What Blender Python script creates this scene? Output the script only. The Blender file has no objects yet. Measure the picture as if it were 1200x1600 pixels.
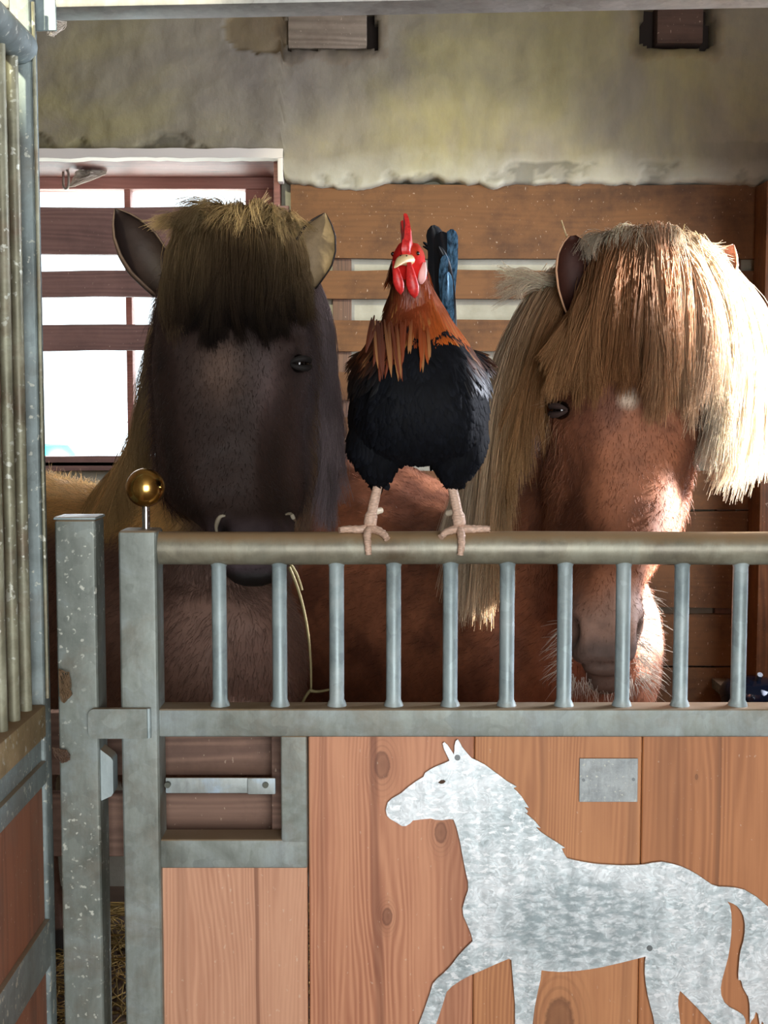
import bpy, bmesh, math, random
import numpy as np
from mathutils import Vector, Matrix, noise as mnoise

sc = bpy.context.scene
COL = sc.collection
# ------------------------------------------------------------ camera
CAM_Y, CAM_Z, PITCH, FPX = -2.0, 1.50, math.radians(4.5), 2000.0
cd = bpy.data.cameras.new('camera'); cam = bpy.data.objects.new('camera', cd); COL.objects.link(cam)
cd.sensor_fit = 'VERTICAL'; cd.sensor_height = 36.0; cd.lens = 45.0
cd.clip_start = 0.05; cd.clip_end = 100
cam.location = (0, CAM_Y, CAM_Z); cam.rotation_euler = (math.pi/2 - PITCH, 0, 0)
sc.camera = cam
# ------------------------------------------------------------ world, exposure
sc.view_settings.view_transform = 'Standard'; sc.view_settings.look = 'None'
sc.view_settings.gamma = 1.0; sc.view_settings.use_curve_mapping = False
sc.view_settings.exposure = 0.0
w = bpy.data.worlds.new('sky'); sc.world = w; w.use_nodes = True
bg = w.node_tree.nodes['Background']; bg.inputs[0].default_value = (0.86, 0.93, 1.0, 1); bg.inputs[1].default_value = 3.0
sc.cycles.max_bounces = 6; sc.cycles.diffuse_bounces = 4; sc.cycles.transmission_bounces = 4
sc.cycles.transparent_max_bounces = 8; sc.cycles.caustics_reflective = False; sc.cycles.caustics_refractive = False

def lamp(name, kind, loc, target, energy, color, size=None, size_y=None, spread=None):
    l = bpy.data.lights.new(name, kind); l.energy = energy; l.color = color
    if kind == 'AREA':
        l.shape = 'RECTANGLE'; l.size = size; l.size_y = size_y or size
        if spread: l.spread = math.radians(spread)
    o = bpy.data.objects.new(name, l); COL.objects.link(o); o.location = loc
    o.rotation_euler = (Vector(target) - Vector(loc)).to_track_quat('-Z', 'Y').to_euler()
    return o
# open stable door behind the photographer
lamp('daylight_stable_door', 'AREA', (0.75, -4.2, 1.45), (0, 0, 1.15), 142, (0.99, 0.985, 0.97), 2.0, 2.1)
# sky light of the window high in the right wall of the stall
lamp('daylight_side_window', 'AREA', (1.62, 0.80, 1.80), (-0.6, 0.95, 1.25), 50, (0.84, 0.88, 1.0), 0.8, 0.75, 118)
# sky light entering through the back window
lamp('daylight_back_window', 'AREA', (-0.88, 2.34, 1.95), (-0.5, 0.4, 1.3), 9, (0.9, 0.95, 1.0), 0.85, 0.8, 150)
# sun through the side window
SUN_TO = Vector((-1.0, -0.10, -0.33)).normalized()
s = lamp('sun', 'SUN', (4, 2, 4), Vector((4, 2, 4)) + SUN_TO, 80.0, (1.0, 0.98, 0.97)); s.data.angle = math.radians(3)

# added spot without a fixture, brightens a patch of the upper back wall
sp = lamp('added_wall_spot', 'SPOT', (-1.2, -1.6, 2.75), (0.17, 1.86, 1.74), 330, (1.0, 0.94, 0.68))
sp.data.spot_size = math.radians(22); sp.data.spot_blend = 0.22; sp.data.shadow_soft_size = .05
# ------------------------------------------------------------ pixel -> world at a depth
def W(px, py, Y):
    u = (px - 600) / FPX; v = (800 - py) / FPX
    dy = math.cos(PITCH) + v * math.sin(PITCH); dz = -math.sin(PITCH) + v * math.cos(PITCH)
    t = (Y - CAM_Y) / dy
    return Vector((u * t, Y, CAM_Z + dz * t))
def ZP(py, Y): return W(600, py, Y).z
def XP(px, py, Y): return W(px, py, Y).x
# ------------------------------------------------------------ materials
def lin(c):
    if isinstance(c, str):
        c = [int(c[i:i+2], 16) / 255 for i in (0, 2, 4)]
    return tuple((x/12.92 if x <= .04045 else ((x+.055)/1.055)**2.4) for x in c[:3])
class NT:
    def __init__(s, name):
        s.m = bpy.data.materials.new(name); s.m.use_nodes = True; s.t = s.m.node_tree
        s.b = s.t.nodes['Principled BSDF']; s.out = s.t.nodes['Material Output']
    def n(s, typ, ins=None, **kw):
        nd = s.t.nodes.new(typ)
        for k, v in kw.items(): setattr(nd, k, v)
        for k, v in (ins or {}).items(): s.set(nd.inputs[k], v)
        return nd
    def set(s, sock, v):
        if isinstance(v, bpy.types.NodeSocket): s.t.links.new(v, sock)
        elif isinstance(v, bpy.types.Node): s.t.links.new(v.outputs[0], sock)
        else:
            if hasattr(sock.default_value, '__len__') and hasattr(v, '__len__') and len(v) == 3 and len(sock.default_value) == 4: v = (*v, 1)
            sock.default_value = v
    def coord(s, scale=(1, 1, 1), rot=(0, 0, 0), loc=(0, 0, 0)):
        tc = s.n('ShaderNodeTexCoord')
        mp = s.n('ShaderNodeMapping', {'Vector': tc.outputs['Object'], 'Scale': scale, 'Rotation': rot, 'Location': loc})
        return mp.outputs[0]
    def noise(s, vec, scale, detail=4, rough=.5, dist=0.0):
        return s.n('ShaderNodeTexNoise', {'Vector': vec, 'Scale': scale, 'Detail': detail, 'Roughness': rough, 'Distortion': dist}).outputs['Fac']
    def ramp(s, fac, stops, interp='LINEAR'):
        r = s.n('ShaderNodeValToRGB', {'Fac': fac}); cr = r.color_ramp; cr.interpolation = interp
        while len(cr.elements) < len(stops): cr.elements.new(0.5)
        for e, (p, c) in zip(cr.elements, stops):
            e.position = p; e.color = (*(lin(c) if isinstance(c, str) else (c if hasattr(c, '__len__') else (c, c, c))), 1)
        return r.outputs[0]
    def mix(s, f, a, b, blend='MIX'):
        m = s.n('ShaderNodeMix', data_type='RGBA', blend_type=blend)
        s.set(m.inputs[0], f); s.set(m.inputs[6], a); s.set(m.inputs[7], b); return m.outputs[2]
    def math(s, op, a, b=0.0, c=None):
        m = s.n('ShaderNodeMath', operation=op); s.set(m.inputs[0], a); s.set(m.inputs[1], b)
        if c is not None: s.set(m.inputs[2], c)
        return m.outputs[0]
    def bump(s, h, strength=.3, dist=.002):
        s.set(s.b.inputs['Normal'], s.n('ShaderNodeBump', {'Height': h, 'Strength': strength, 'Distance': dist}).outputs[0])
    def fin(s, color=None, rough=None, metal=None, **kw):
        for k, v in (('Base Color', color), ('Roughness', rough), ('Metallic', metal)):
            if v is not None: s.set(s.b.inputs[k], lin(v) if isinstance(v, str) else v)
        for k, v in kw.items(): s.set(s.b.inputs[k.replace('_', ' ')], v)
        return s.m
def plain(name, c, rough=.6, metal=0, **kw): return NT(name).fin(c, rough, metal, **kw)
def galv(name, cols, dirt='6b5436', dirt_amt=.5, scale=1.0, rough=.5, metal=.25, spots=True, dust=.75):
    t = NT(name); v = t.coord((scale,)*3)
    n1 = t.noise(v, 9, 6, .65, .6)
    col = t.ramp(n1, [(.28, cols[0]), (.5, cols[1]), (.74, cols[2])])
    vo = t.n('ShaderNodeTexVoronoi', {'Vector': t.n('ShaderNodeVectorMath', {0: v, 1: t.n('ShaderNodeVectorMath', {0: t.n('ShaderNodeTexNoise', {'Vector': v, 'Scale': 30.0}).outputs['Color'], 1: (.05, .05, .05)}, operation='MULTIPLY').outputs[0]}, operation='ADD').outputs[0], 'Scale': 30.0, 'Randomness': 1.0}); 
    g = t.ramp(vo.outputs['Color'], [(.0, .86), (1, 1.12)])
    col = t.mix(1.0, col, g, 'MULTIPLY')
    d = t.ramp(t.noise(v, 5.5, 8, .7), [(.5, 0.0), (.72, dirt_amt)])
    col = t.mix(d, col, lin(dirt))
    if spots:
        sp = t.ramp(t.noise(v, 95, 2, .5), [(.62, 0.0), (.67, .85)])
        sp2 = t.ramp(t.noise(v, 7, 3, .5), [(.38, 0.0), (.55, 1.0)])
        col = t.mix(t.math('MULTIPLY', sp, sp2), col, lin('c9ccc0'))
    st = t.ramp(t.noise(t.coord((scale*3, scale*3, scale*.5)), 16, 6, .7), [(.42, 1.0), (.7, .72)])
    col = t.mix(.8, col, st, 'MULTIPLY')
    # settled dust on upward faces
    nz = t.n('ShaderNodeSeparateXYZ', {'Vector': t.n('ShaderNodeNewGeometry').outputs['Normal']}).outputs['Z']
    du = t.ramp(t.math('MULTIPLY_ADD', t.noise(v, 22, 5, .7), .5, nz), [(.55, 0.0), (1.0, dust)])
    col = t.mix(du, col, lin('9a7e5c'))
    t.bump(t.noise(v, 60, 4, .6), .25, .0015)
    return t.fin(col, t.ramp(n1, [(.3, rough-.08), (.7, rough+.12)]), metal)
def wood(name, light, dark, axis='Z', period=.006, knots=(), dirt=None, plane='Y', rough=.6, seed=0, contrast=1.0, streak=.4, loc=(0, 0, 0), bands=()):
    """grain runs along axis; rings across; knots = [(u_across, w_along, radius)] in the object's own space"""
    t = NT(name); tc = t.n('ShaderNodeTexCoord'); sep = t.n('ShaderNodeSeparateXYZ', {'Vector': tc.outputs['Object']})
    across, along = ('X', 'Z') if axis == 'Z' else (('Z', 'X') if axis == 'X' else ('Z', 'Y'))
    U, A = sep.outputs[across], sep.outputs[along]
    st = {'Z': (9, 9, .9), 'X': (.9, 9, 9), 'Y': (9, .9, 9)}[axis]
    v = t.coord(st, loc=(seed*3.7, seed*1.3, seed*2.1))
    wv = t.noise(v, 1.0, 3, .5)
    ring = t.math('MULTIPLY_ADD', wv, .13, U)
    kd = None
    ia = {'X': 0, 'Y': 1, 'Z': 2}
    for (ku, ka, kr) in knots:
        ku -= loc[ia[across]]; ka -= loc[ia[along]]
        du = t.math('SUBTRACT', U, ku); da = t.math('MULTIPLY', t.math('SUBTRACT', A, ka), .55)
        r = t.math('SQRT', t.math('ADD', t.math('MULTIPLY', du, du), t.math('MULTIPLY', da, da)))
        wgt = t.math('EXPONENT', t.math('MULTIPLY', r, -1.0/(kr*1.6)))
        # bend the rings outwards around the knot
        ring = t.math('MULTIPLY_ADD', t.math('MULTIPLY', wgt, -1.5), du, ring)
        rn = t.math('MULTIPLY_ADD', t.noise(tc.outputs['Object'], 70, 3, .6), .5*kr, t.math('SUBTRACT', r, .25*kr))
        k1 = t.ramp(t.math('DIVIDE', rn, kr), [(.0, .62), (.55, .5), (.8, .7), (1.0, .0)])
        k1r = t.ramp(t.math('DIVIDE', rn, kr*2.6), [(.25, .38), (1.0, .0)])
        k1r = t.math('MULTIPLY', k1r, t.ramp(t.math('SINE', t.math('MULTIPLY', r, 2*math.pi/(kr*.38))), [(.2, .35), (.8, 1.0)]))
        k1 = t.math('MAXIMUM', k1, k1r)
        kd = k1 if kd is None else t.math('MAXIMUM', kd, k1)
    ph = t.math('SINE', t.math('MULTIPLY', ring, 2*math.pi/period))
    ph = t.math('MULTIPLY_ADD', ph, .5, .5)
    fine = t.noise(t.coord({'Z': (260, 260, 7), 'X': (7, 260, 260), 'Y': (260, 7, 260)}[axis], loc=(seed, 0, 0)), 1.0, 3, .6)
    blot = t.noise(t.coord({'Z': (14, 14, 3), 'X': (3, 14, 14), 'Y': (14, 3, 14)}[axis], loc=(seed*5, seed, 0)), 1.0, 5, .6)
    amp = t.ramp(t.noise(v, 2.3, 2, .5), [(.35, .08), (.7, .5*contrast)])
    f = t.math('MULTIPLY_ADD', ph, amp, t.math('MULTIPLY_ADD', fine, streak, -.15))
    f = t.math('MULTIPLY_ADD', blot, .75, t.math('ADD', f, -.28))
    mid = tuple((a+b)/2 for a, b in zip(lin(light), lin(dark)))
    col = t.ramp(f, [(.08, lin(light)), (.45, mid), (.95, lin(dark))])
    for (bu, bw, bs) in bands:
        q = t.math('DIVIDE', t.math('ABSOLUTE', t.math('ADD', t.math('SUBTRACT', U, bu-loc[ia[across]]), t.math('MULTIPLY_ADD', wv, .05, -.025))), bw)
        q = t.math('MULTIPLY', t.ramp(q, [(.45, bs), (1.0, 0.0)]), t.ramp(t.noise(v, 1.6, 3, .6), [(.3, .35), (.6, 1.0)]))
        col = t.mix(q, col, tuple(x*.62 for x in lin(dark)))
    if kd is not None: col = t.mix(kd, col, tuple(x*.36 for x in lin(dark)))
    if dirt:
        d = t.ramp(t.noise(t.coord((1, 1, 1), loc=(seed, 2, 1)), 6, 7, .7), [(.45, 0.0), (.7, dirt[1])])
        col = t.mix(d, col, lin(dirt[0]))
    fl_ = t.ramp(t.noise(t.coord((1, 1, .6), loc=(seed, 0, 3)), 150, 2, .5), [(.70, 0.0), (.74, .35)])
    col = t.mix(fl_, col, lin('d8c4ac'))
    t.bump(f, .35, .0012)
    return t.fin(col, rough)
def hairmat(name, rough=.45, transl=.35, spec=.35):
    t = NT(name); at = t.n('ShaderNodeAttribute', attribute_name='Col')
    t.fin(at.outputs['Color'], rough); t.b.inputs['Specular IOR Level'].default_value = spec
    tr = t.n('ShaderNodeBsdfTranslucent', {'Color': at.outputs['Color']})
    mx = t.n('ShaderNodeMixShader', {0: transl, 1: t.b.outputs[0], 2: tr.outputs[0]})
    t.t.links.new(mx.outputs[0], t.out.inputs[0]); return t.m
def attrmat(name, rough=.6, spec=.3, noise_amt=.25, nscale=40, bump=.3, bdist=.003, **kw):
    t = NT(name); at = t.n('ShaderNodeAttribute', attribute_name='Col'); v = t.coord()
    n = t.noise(v, nscale, 5, .6)
    col = t.mix(1.0, at.outputs['Color'], t.ramp(n, [(.3, 1-noise_amt), (.7, 1+noise_amt)]), 'MULTIPLY')
    t.bump(n, bump, bdist); t.fin(col, rough, **kw); t.b.inputs['Specular IOR Level'].default_value = spec
    return t.m
# ------------------------------------------------------------ mesh helpers
class MB:
    def __init__(s): s.v = []; s.f = []; s.c = []; s.col = (1, 1, 1)
    def add(s, vs, fs, col=None):
        b = len(s.v); s.v += [tuple(v) for v in vs]; s.f += [tuple(b+i for i in f) for f in fs]
        c = col or s.col; s.c += [c]*len(vs); return s
    def box(s, x0, x1, y0, y1, z0, z1, bev=0, seg=2, M=None):
        bm = bmesh.new(); bmesh.ops.create_cube(bm, size=1)
        for v in bm.verts: v.co = Vector(((x0+x1)/2+v.co.x*(x1-x0), (y0+y1)/2+v.co.y*(y1-y0), (z0+z1)/2+v.co.z*(z1-z0)))
        if bev: bmesh.ops.bevel(bm, geom=bm.edges[:], offset=bev, segments=seg, profile=.6, affect='EDGES')
        bm.verts.index_update()
        s.add([(M @ v.co if M else v.co) for v in bm.verts], [[v.index for v in f.verts] for f in bm.faces]); bm.free(); return s
    def tube(s, pts, r, n=12, cap=True, flat=1.0, col=None):
        pts = [Vector(p) for p in pts]; rs = r if hasattr(r, '__len__') else [r]*len(pts)
        vs, fs = [], []; prev = None
        for i, p in enumerate(pts):
            t = (pts[min(i+1, len(pts)-1)] - pts[max(i-1, 0)]).normalized()
            if prev is None:
                a = Vector((0, 0, 1)) if abs(t.z) < .9 else Vector((1, 0, 0)); u = t.cross(a).normalized()
            else:
                u = (prev - t*prev.dot(t)).normalized()
            prev = u; w_ = t.cross(u)
            for k in range(n):
                a = 2*math.pi*k/n; vs.append(p + u*math.cos(a)*rs[i] + w_*math.sin(a)*rs[i]*flat)
        for i in range(len(pts)-1):
            for k in range(n): fs.append((i*n+k, i*n+(k+1) % n, (i+1)*n+(k+1) % n, (i+1)*n+k))
        if cap: fs.append(tuple(range(n-1, -1, -1))); fs.append(tuple((len(pts)-1)*n+k for k in range(n)))
        return s.add(vs, fs, col)
    def lathe(s, prof, c, n=32):
        vs = []; fs = []
        for r, z in prof:
            for k in range(n): a = 2*math.pi*k/n; vs.append((c[0]+r*math.cos(a), c[1]+r*math.sin(a), c[2]+z))
        m = len(prof)
        for i in range(m-1):
            for k in range(n): fs.append((i*n+k, i*n+(k+1) % n, (i+1)*n+(k+1) % n, (i+1)*n+k))
        fs.append(tuple(range(n-1, -1, -1))); fs.append(tuple((m-1)*n+k for k in range(n)))
        return s.add(vs, fs)
    def sphere(s, c, r, n=20, m=12, sc_=(1, 1, 1), M=None, col=None):
        vs = [(0, 0, 1)]; fs = []
        for i in range(1, m):
            for k in range(n):
                a = 2*math.pi*k/n; b = math.pi*i/m; vs.append((math.sin(b)*math.cos(a), math.sin(b)*math.sin(a), math.cos(b)))
        vs.append((0, 0, -1))
        for k in range(n): fs.append((0, 1+k, 1+(k+1) % n))
        for i in range(m-2):
            for k in range(n): fs.append((1+i*n+k, 1+(i+1)*n+k, 1+(i+1)*n+(k+1) % n, 1+i*n+(k+1) % n))
        L = len(vs)-1
        for k in range(n): fs.append((L, 1+(m-2)*n+(k+1) % n, 1+(m-2)*n+k))
        out = []
        for v in vs:
            p = Vector((v[0]*sc_[0]*r, v[1]*sc_[1]*r, v[2]*sc_[2]*r))
            if M: p = M @ p
            out.append(p + Vector(c))
        return s.add(out, fs, col)
    def loft(s, rings, cap=True, col=None):
        n = len(rings[0]); vs = [p for r in rings for p in r]; fs = []
        for i in range(len(rings)-1):
            for k in range(n): fs.append((i*n+k, i*n+(k+1) % n, (i+1)*n+(k+1) % n, (i+1)*n+k))
        if cap: fs.append(tuple(range(n-1, -1, -1))); fs.append(tuple((len(rings)-1)*n+k for k in range(n)))
        return s.add(vs, fs, col)
    def prism(s, poly, y0, y1):
        """polygon of (x, z) points, extruded from y0 to y1"""
        bm = bmesh.new(); vs = [bm.verts.new((p[0], y0, p[1])) for p in poly]; f = bm.faces.new(vs)
        r = bmesh.ops.extrude_face_region(bm, geom=[f])
        for g in r['geom']:
            if isinstance(g, bmesh.types.BMVert): g.co.y = y1
        bmesh.ops.triangulate(bm, faces=[f for f in bm.faces if len(f.verts) > 4])
        bmesh.ops.recalc_face_normals(bm, faces=bm.faces[:]); bm.verts.index_update()
        s.add([v.co for v in bm.verts], [[v.index for v in f.verts] for f in bm.faces]); bm.free(); return s
    def build(s, name, mat, parent=None, smooth=True, angle=35, colors=False):
        off = parent.matrix_basis.translation if parent else Vector((0, 0, 0))
        if parent and parent.parent: off = off + parent.parent.matrix_basis.translation
        me = bpy.data.meshes.new(name)
        me.from_pydata([tuple(Vector(v) - off) for v in s.v], [], s.f)
        bm = bmesh.new(); bm.from_mesh(me); bmesh.ops.recalc_face_normals(bm, faces=bm.faces[:])
        if smooth:
            for f in bm.faces: f.smooth = True
            for e in bm.edges:
                if len(e.link_faces) == 2 and e.calc_face_angle(0) > math.radians(angle): e.smooth = False
        bm.to_mesh(me); bm.free()
        if colors:
            a = me.color_attributes.new('Col', 'FLOAT_COLOR', 'POINT')
            a.data.foreach_set('color', np.hstack([np.array(s.c, dtype=np.float32), np.ones((len(s.c), 1), np.float32)]).ravel())
        o = bpy.data.objects.new(name, me); COL.objects.link(o)
        for m in (mat if isinstance(mat, (list, tuple)) else [mat]): me.materials.append(m)
        if parent: o.parent = parent
        return o
def tag(o, label=None, cat=None, group=None, kind=None):
    if label: o['label'] = label
    if cat: o['category'] = cat
    if group: o['group'] = group
    if kind: o['kind'] = kind
    return o
def thing(name, loc, label, cat, group=None, kind=None):
    o = bpy.data.objects.new(name, None); COL.objects.link(o); o.location = loc; o.empty_display_size = .1
    return tag(o, label, cat, group, kind)
def own_origin(o, loc):
    """moves a single-mesh thing's origin to loc"""
    l = Vector(loc); o.data.transform(Matrix.Translation(-l)); o.location = l; return o
def fbm(x, y, z, s=1.0, o=4): return mnoise.fractal(Vector((x*s, y*s, z*s)), 1.0, 2.0, o)
# ============================================================ MATERIALS
M_galv = galv('galvanised_gate', ('686e66', '88908a', '9eaaac'), dirt='6e5a40', dirt_amt=.6, spots=False)
M_rail = galv('galvanised_rail_dirty', ('6d675a', '8d8a78', 'a3a595'), dirt='5a4428', dirt_amt=.7, spots=False, rough=.42, dust=.9)
M_bar = galv('galvanised_bar', ('76868a', '98a8aa', 'b4c0c0'), dirt='6f6a58', dirt_amt=.25, spots=False, rough=.45)
M_post = galv('galvanised_post', ('5e665f', '7c837c', '8e9a9a'), dirt='6a5640', dirt_amt=.7)
M_part = galv('galvanised_partition', ('606b6b', '7f8c8c', '96a6a8'), dirt='6a5238', dirt_amt=.5)
M_pbar = galv('galvanised_partition_bar', ('5c5a4c', '86856f', 'b0b29c'), dirt='6d4630', dirt_amt=.75)
M_ledge = galv('dusty_ledge', ('7a6848', '98845c', 'b09a74'), dirt='5c452a', dirt_amt=.6, rough=.8, metal=0)
GL = (XP(223, 1500, 0), 0, .05)
M_plank = [wood('pine_plank_a', 'cd9b7c', 'a26a4e', 'Z', .0075, seed=1, contrast=.7, loc=GL, bands=[(XP(400, 1450, 0), .005, .8), (XP(285, 1450, 0), .012, .3)]),
           wood('pine_plank_b', 'c98f6c', '97593e', 'Z', .010, [(XP(597, 1192, 0), ZP(1192, 0), .014), (XP(605, 1427, 0), ZP(1427, 0), .009), (XP(688, 1296, 0), ZP(1296, 0), .011)], seed=2, loc=GL, contrast=1.2, bands=[(XP(592, 1400, 0), .010, .75), (XP(715, 1400, 0), .030, .45), (XP(500, 1400, 0), .010, .4)]),
           wood('pine_plank_c', 'c08659', '915836', 'Z', .009, [(XP(872, 1592, 0), ZP(1592, 0), .026)], seed=3, loc=GL, bands=[(XP(980, 1400, 0), .012, .4), (XP(840, 1250, 0), .006, .35)]),
           wood('pine_plank_d', 'b67a4e', '8a532f', 'Z', .012, [(XP(1085, 1210, 0), ZP(1210, 0), .003)], seed=4, loc=GL, bands=[(XP(1118, 1300, 0), .006, .7), (XP(1040, 1300, 0), .03, .3)])]
M_board = wood('stall_board', '6e4a28', '3c2612', 'X', .02, dirt=('2b190d', .7), seed=5, rough=.8, contrast=.35, streak=.25)
M_wboard = wood('window_board', '7e5e54', '553c36', 'X', .014, dirt=('3c2a26', .4), seed=6, rough=.7)
M_kick = wood('kick_board', '86695a', '584239', 'X', .016, [(XP(378, 1174, .1), ZP(1174, .1), .008), (XP(400, 1250, .1), ZP(1250, .1), .010)], loc=(-.3, .09, .1), dirt=('3a2a24', .55), seed=7, rough=.8)
M_ppanel = wood('partition_panel', '8f5c42', '63402f', 'Z', .012, dirt=('6d6258', .5), seed=8, rough=.75)
M_frame = wood('window_frame_wood', 'a5766a', '7d5448', 'X', .01, seed=9, rough=.6)
M_dark = plain('dark_gap', '1a1310', .9)

def plaster():
    t = NT('old_plaster'); v = t.coord()
    n = t.noise(v, 1.7, 6, .6, .4)
    col = t.ramp(n, [(.3, '7a736b'), (.47, '857e6b'), (.6, '938b65'), (.78, '837a73')])
    n2 = t.noise(t.coord((1, 1, .35)), 12, 6, .65)
    col = t.mix(1.0, col, t.ramp(n2, [(.3, .82), (.7, 1.12)]), 'MULTIPLY')
    # paler towards the lower edge, broken up by noise
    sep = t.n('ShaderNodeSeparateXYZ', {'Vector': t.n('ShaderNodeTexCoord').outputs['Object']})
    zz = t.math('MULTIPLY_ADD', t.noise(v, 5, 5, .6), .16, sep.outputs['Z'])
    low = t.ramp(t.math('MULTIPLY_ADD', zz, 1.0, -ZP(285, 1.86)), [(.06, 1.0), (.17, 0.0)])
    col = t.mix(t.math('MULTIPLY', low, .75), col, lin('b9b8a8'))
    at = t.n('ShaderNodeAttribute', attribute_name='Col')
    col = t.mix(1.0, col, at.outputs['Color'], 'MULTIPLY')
    h = t.math('ADD', t.noise(v, 30, 6, .6), t.math('MULTIPLY', n2, .8))
    t.bump(h, .5, .006)
    return t.fin(col, .95)
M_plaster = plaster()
M_white = NT('whitewash'); _v = M_white.coord(); M_white = (M_white.bump(M_white.noise(_v, 25, 5, .6), .5, .004), M_white.fin(M_white.ramp(M_white.noise(_v, 6, 5, .6), [(.3, '918e7c'), (.7, 'b8b5a4')]), .95))[1]
M_room = NT('dim_stable_wall'); _v = M_room.coord(); M_room = M_room.fin(M_room.ramp(M_room.noise(_v, 3, 5, .6), [(.3, '4a3a2e'), (.7, '6a5543')]), .95)

# ============================================================ ROOM
XL, XR, YB, YF, ZC = -1.62, 1.72, 1.95, -4.6, 2.95
zwt, zwb = ZP(236, 1.86), ZP(722, 1.95)              # window opening top / bottom
xwr = XP(437, 400, 1.86)                             # right side of the window opening
xwl = -1.30
def struct(o): o['kind'] = 'structure'; return o
fl = MB().box(XL-.3, XR+.3, YF, 2.6, -.1, 0); struct(fl.build('floor', M_room))
c = MB().box(XL-.3, XR+.3, YF, 2.6, ZC, ZC+.1); struct(c.build('ceiling', wood('ceiling_boards', '8a7a66', '5a4a3a', 'X', .02)))
# back wall: lower part with the window opening
b = MB()
b.box(XL, xwl, YB, 2.32, 0, ZC); b.box(xwr, XR, YB, 2.32, 0, ZC)
b.box(xwl, xwr, YB, 2.32, 0, zwb); b.box(xwl, xwr, YB, 2.32, zwt, ZC)
b.col = (1, 1, 1)
# uneven plaster skin above, broken lower edge, two sockets of the old ceiling beams
NX, NZ = 300, 96
x0, x1, z1 = XL, XR, ZC
sk = [(XP(447, 40, 1.86), XP(588, 40, 1.86), ZP(80, 1.86), ZP(15, 1.86)), (XP(1002, 40, 1.86), XP(1116, 40, 1.86), ZP(76, 1.86), ZP(6, 1.86))]
zl = ZP(285, 1.86)
vs = []; cs = []
for j in range(NZ+1):
    for i in range(NX+1):
        x = x0 + (x1-x0)*i/NX; 
        edge = (zwt - .004 + .006*fbm(x, 0, 0, 9)) if x < xwr+.01 else zl + .022*fbm(x, 3, 0, 4) + .012*fbm(x, 3, 5, 17)
        z = edge + (z1-edge)*(j/NZ)
        y = 1.865 + .014*fbm(x, 0, z, 1.8) + .005*fbm(x, 7, z, 11) + (.018 if j == 0 else 0)
        cc = [1, 1, 1]
        m = 0
        # chipped tan patch beside the left socket
        px = 600 + x/3.86*2000; pz = 1.5 + 0
        pxx, pzz = (x-XP(405, 40, 1.86))/.085, (z-ZP(38, 1.86))/.085
        rr = math.hypot(pxx*.9, pzz) + .25*fbm(x, 1, z, 9)
        if rr < 1: y += .012; cc = [.78, .68, .50]
        for (sx0, sx1, sz0, sz1) in sk:
            dx = max(sx0-x, 0, x-sx1); dz = max(sz0-z, 0, z-sz1); dd = math.hypot(dx, dz) + .02*fbm(x, 2, z, 14)
            if dd < .03: k = .45 + .55*max(dd, 0)/.03; cc = [cc[0]*k, cc[1]*k*.93, cc[2]*k*.88]
        # stained band along the broken edge and bare patches, darker to the right
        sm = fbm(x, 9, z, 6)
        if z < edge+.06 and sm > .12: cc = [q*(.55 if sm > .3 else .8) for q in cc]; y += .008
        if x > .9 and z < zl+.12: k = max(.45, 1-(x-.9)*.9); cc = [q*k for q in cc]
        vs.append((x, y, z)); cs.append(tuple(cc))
fs = []
for j in range(NZ):
    for i in range(NX):
        cx = x0 + (x1-x0)*(i+.5)/NX; cz = vs[j*(NX+1)+i][2]
        wob = .008*fbm(cx, 4, cz, 12)
        if any(a+wob < cx < b_+wob and c_+wob < cz < d_ for a, b_, c_, d_ in sk): continue
        q = j*(NX+1)+i; fs.append((q, q+1, q+NX+2, q+NX+1))
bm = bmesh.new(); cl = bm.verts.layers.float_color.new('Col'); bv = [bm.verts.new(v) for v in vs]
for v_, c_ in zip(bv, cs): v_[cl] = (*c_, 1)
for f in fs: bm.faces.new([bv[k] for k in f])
ex = [e for e in bm.edges if len(e.link_faces) == 1]
r = bmesh.ops.extrude_edge_only(bm, edges=ex)
for g in r['geom']:
    if isinstance(g, bmesh.types.BMVert): g.co.y = 1.96
bmesh.ops.delete(bm, geom=[v for v in bm.verts if not v.link_faces], context='VERTS')
nb = len(b.v); bv2 = [bm.verts.new(v) for v in b.v]
for v_ in bv2: v_[cl] = (.95, .95, .95, 1)
for f in b.f:
    try: bf = bm.faces.new([bv2[k] for k in f]); bf.material_index = 1
    except ValueError: pass
bmesh.ops.recalc_face_normals(bm, faces=bm.faces[:])
for f in bm.faces: f.smooth = f.material_index == 0
me = bpy.data.meshes.new('wall_back'); bm.to_mesh(me); bm.free()
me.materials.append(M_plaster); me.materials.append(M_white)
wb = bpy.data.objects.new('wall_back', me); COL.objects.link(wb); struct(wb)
# side walls; the right one has the window that lets the sun in
struct(MB().box(XL-.2, XL, YF, 2.32, 0, ZC).build('wall_left', M_room))
WY0, WY1, WZ0, WZ1 = .33, .80, 1.40, 2.20
r_ = MB(); r_.box(XR, XR+.06, YF, WY0, 0, ZC); r_.box(XR, XR+.06, WY1, 2.32, 0, ZC); r_.box(XR, XR+.06, WY0, WY1, 0, WZ0); r_.box(XR, XR+.06, WY0, WY1, WZ1, ZC)
struct(r_.build('wall_right', M_room))
f_ = MB(); f_.box(XL-.2, -.35, YF-.1, YF, 0, ZC); f_.box(XR, XR+.2, YF-.1, YF, 0, ZC); f_.box(-.35, XR, YF-.1, YF, 2.5, ZC)
struct(f_.build('wall_front', M_room))
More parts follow.
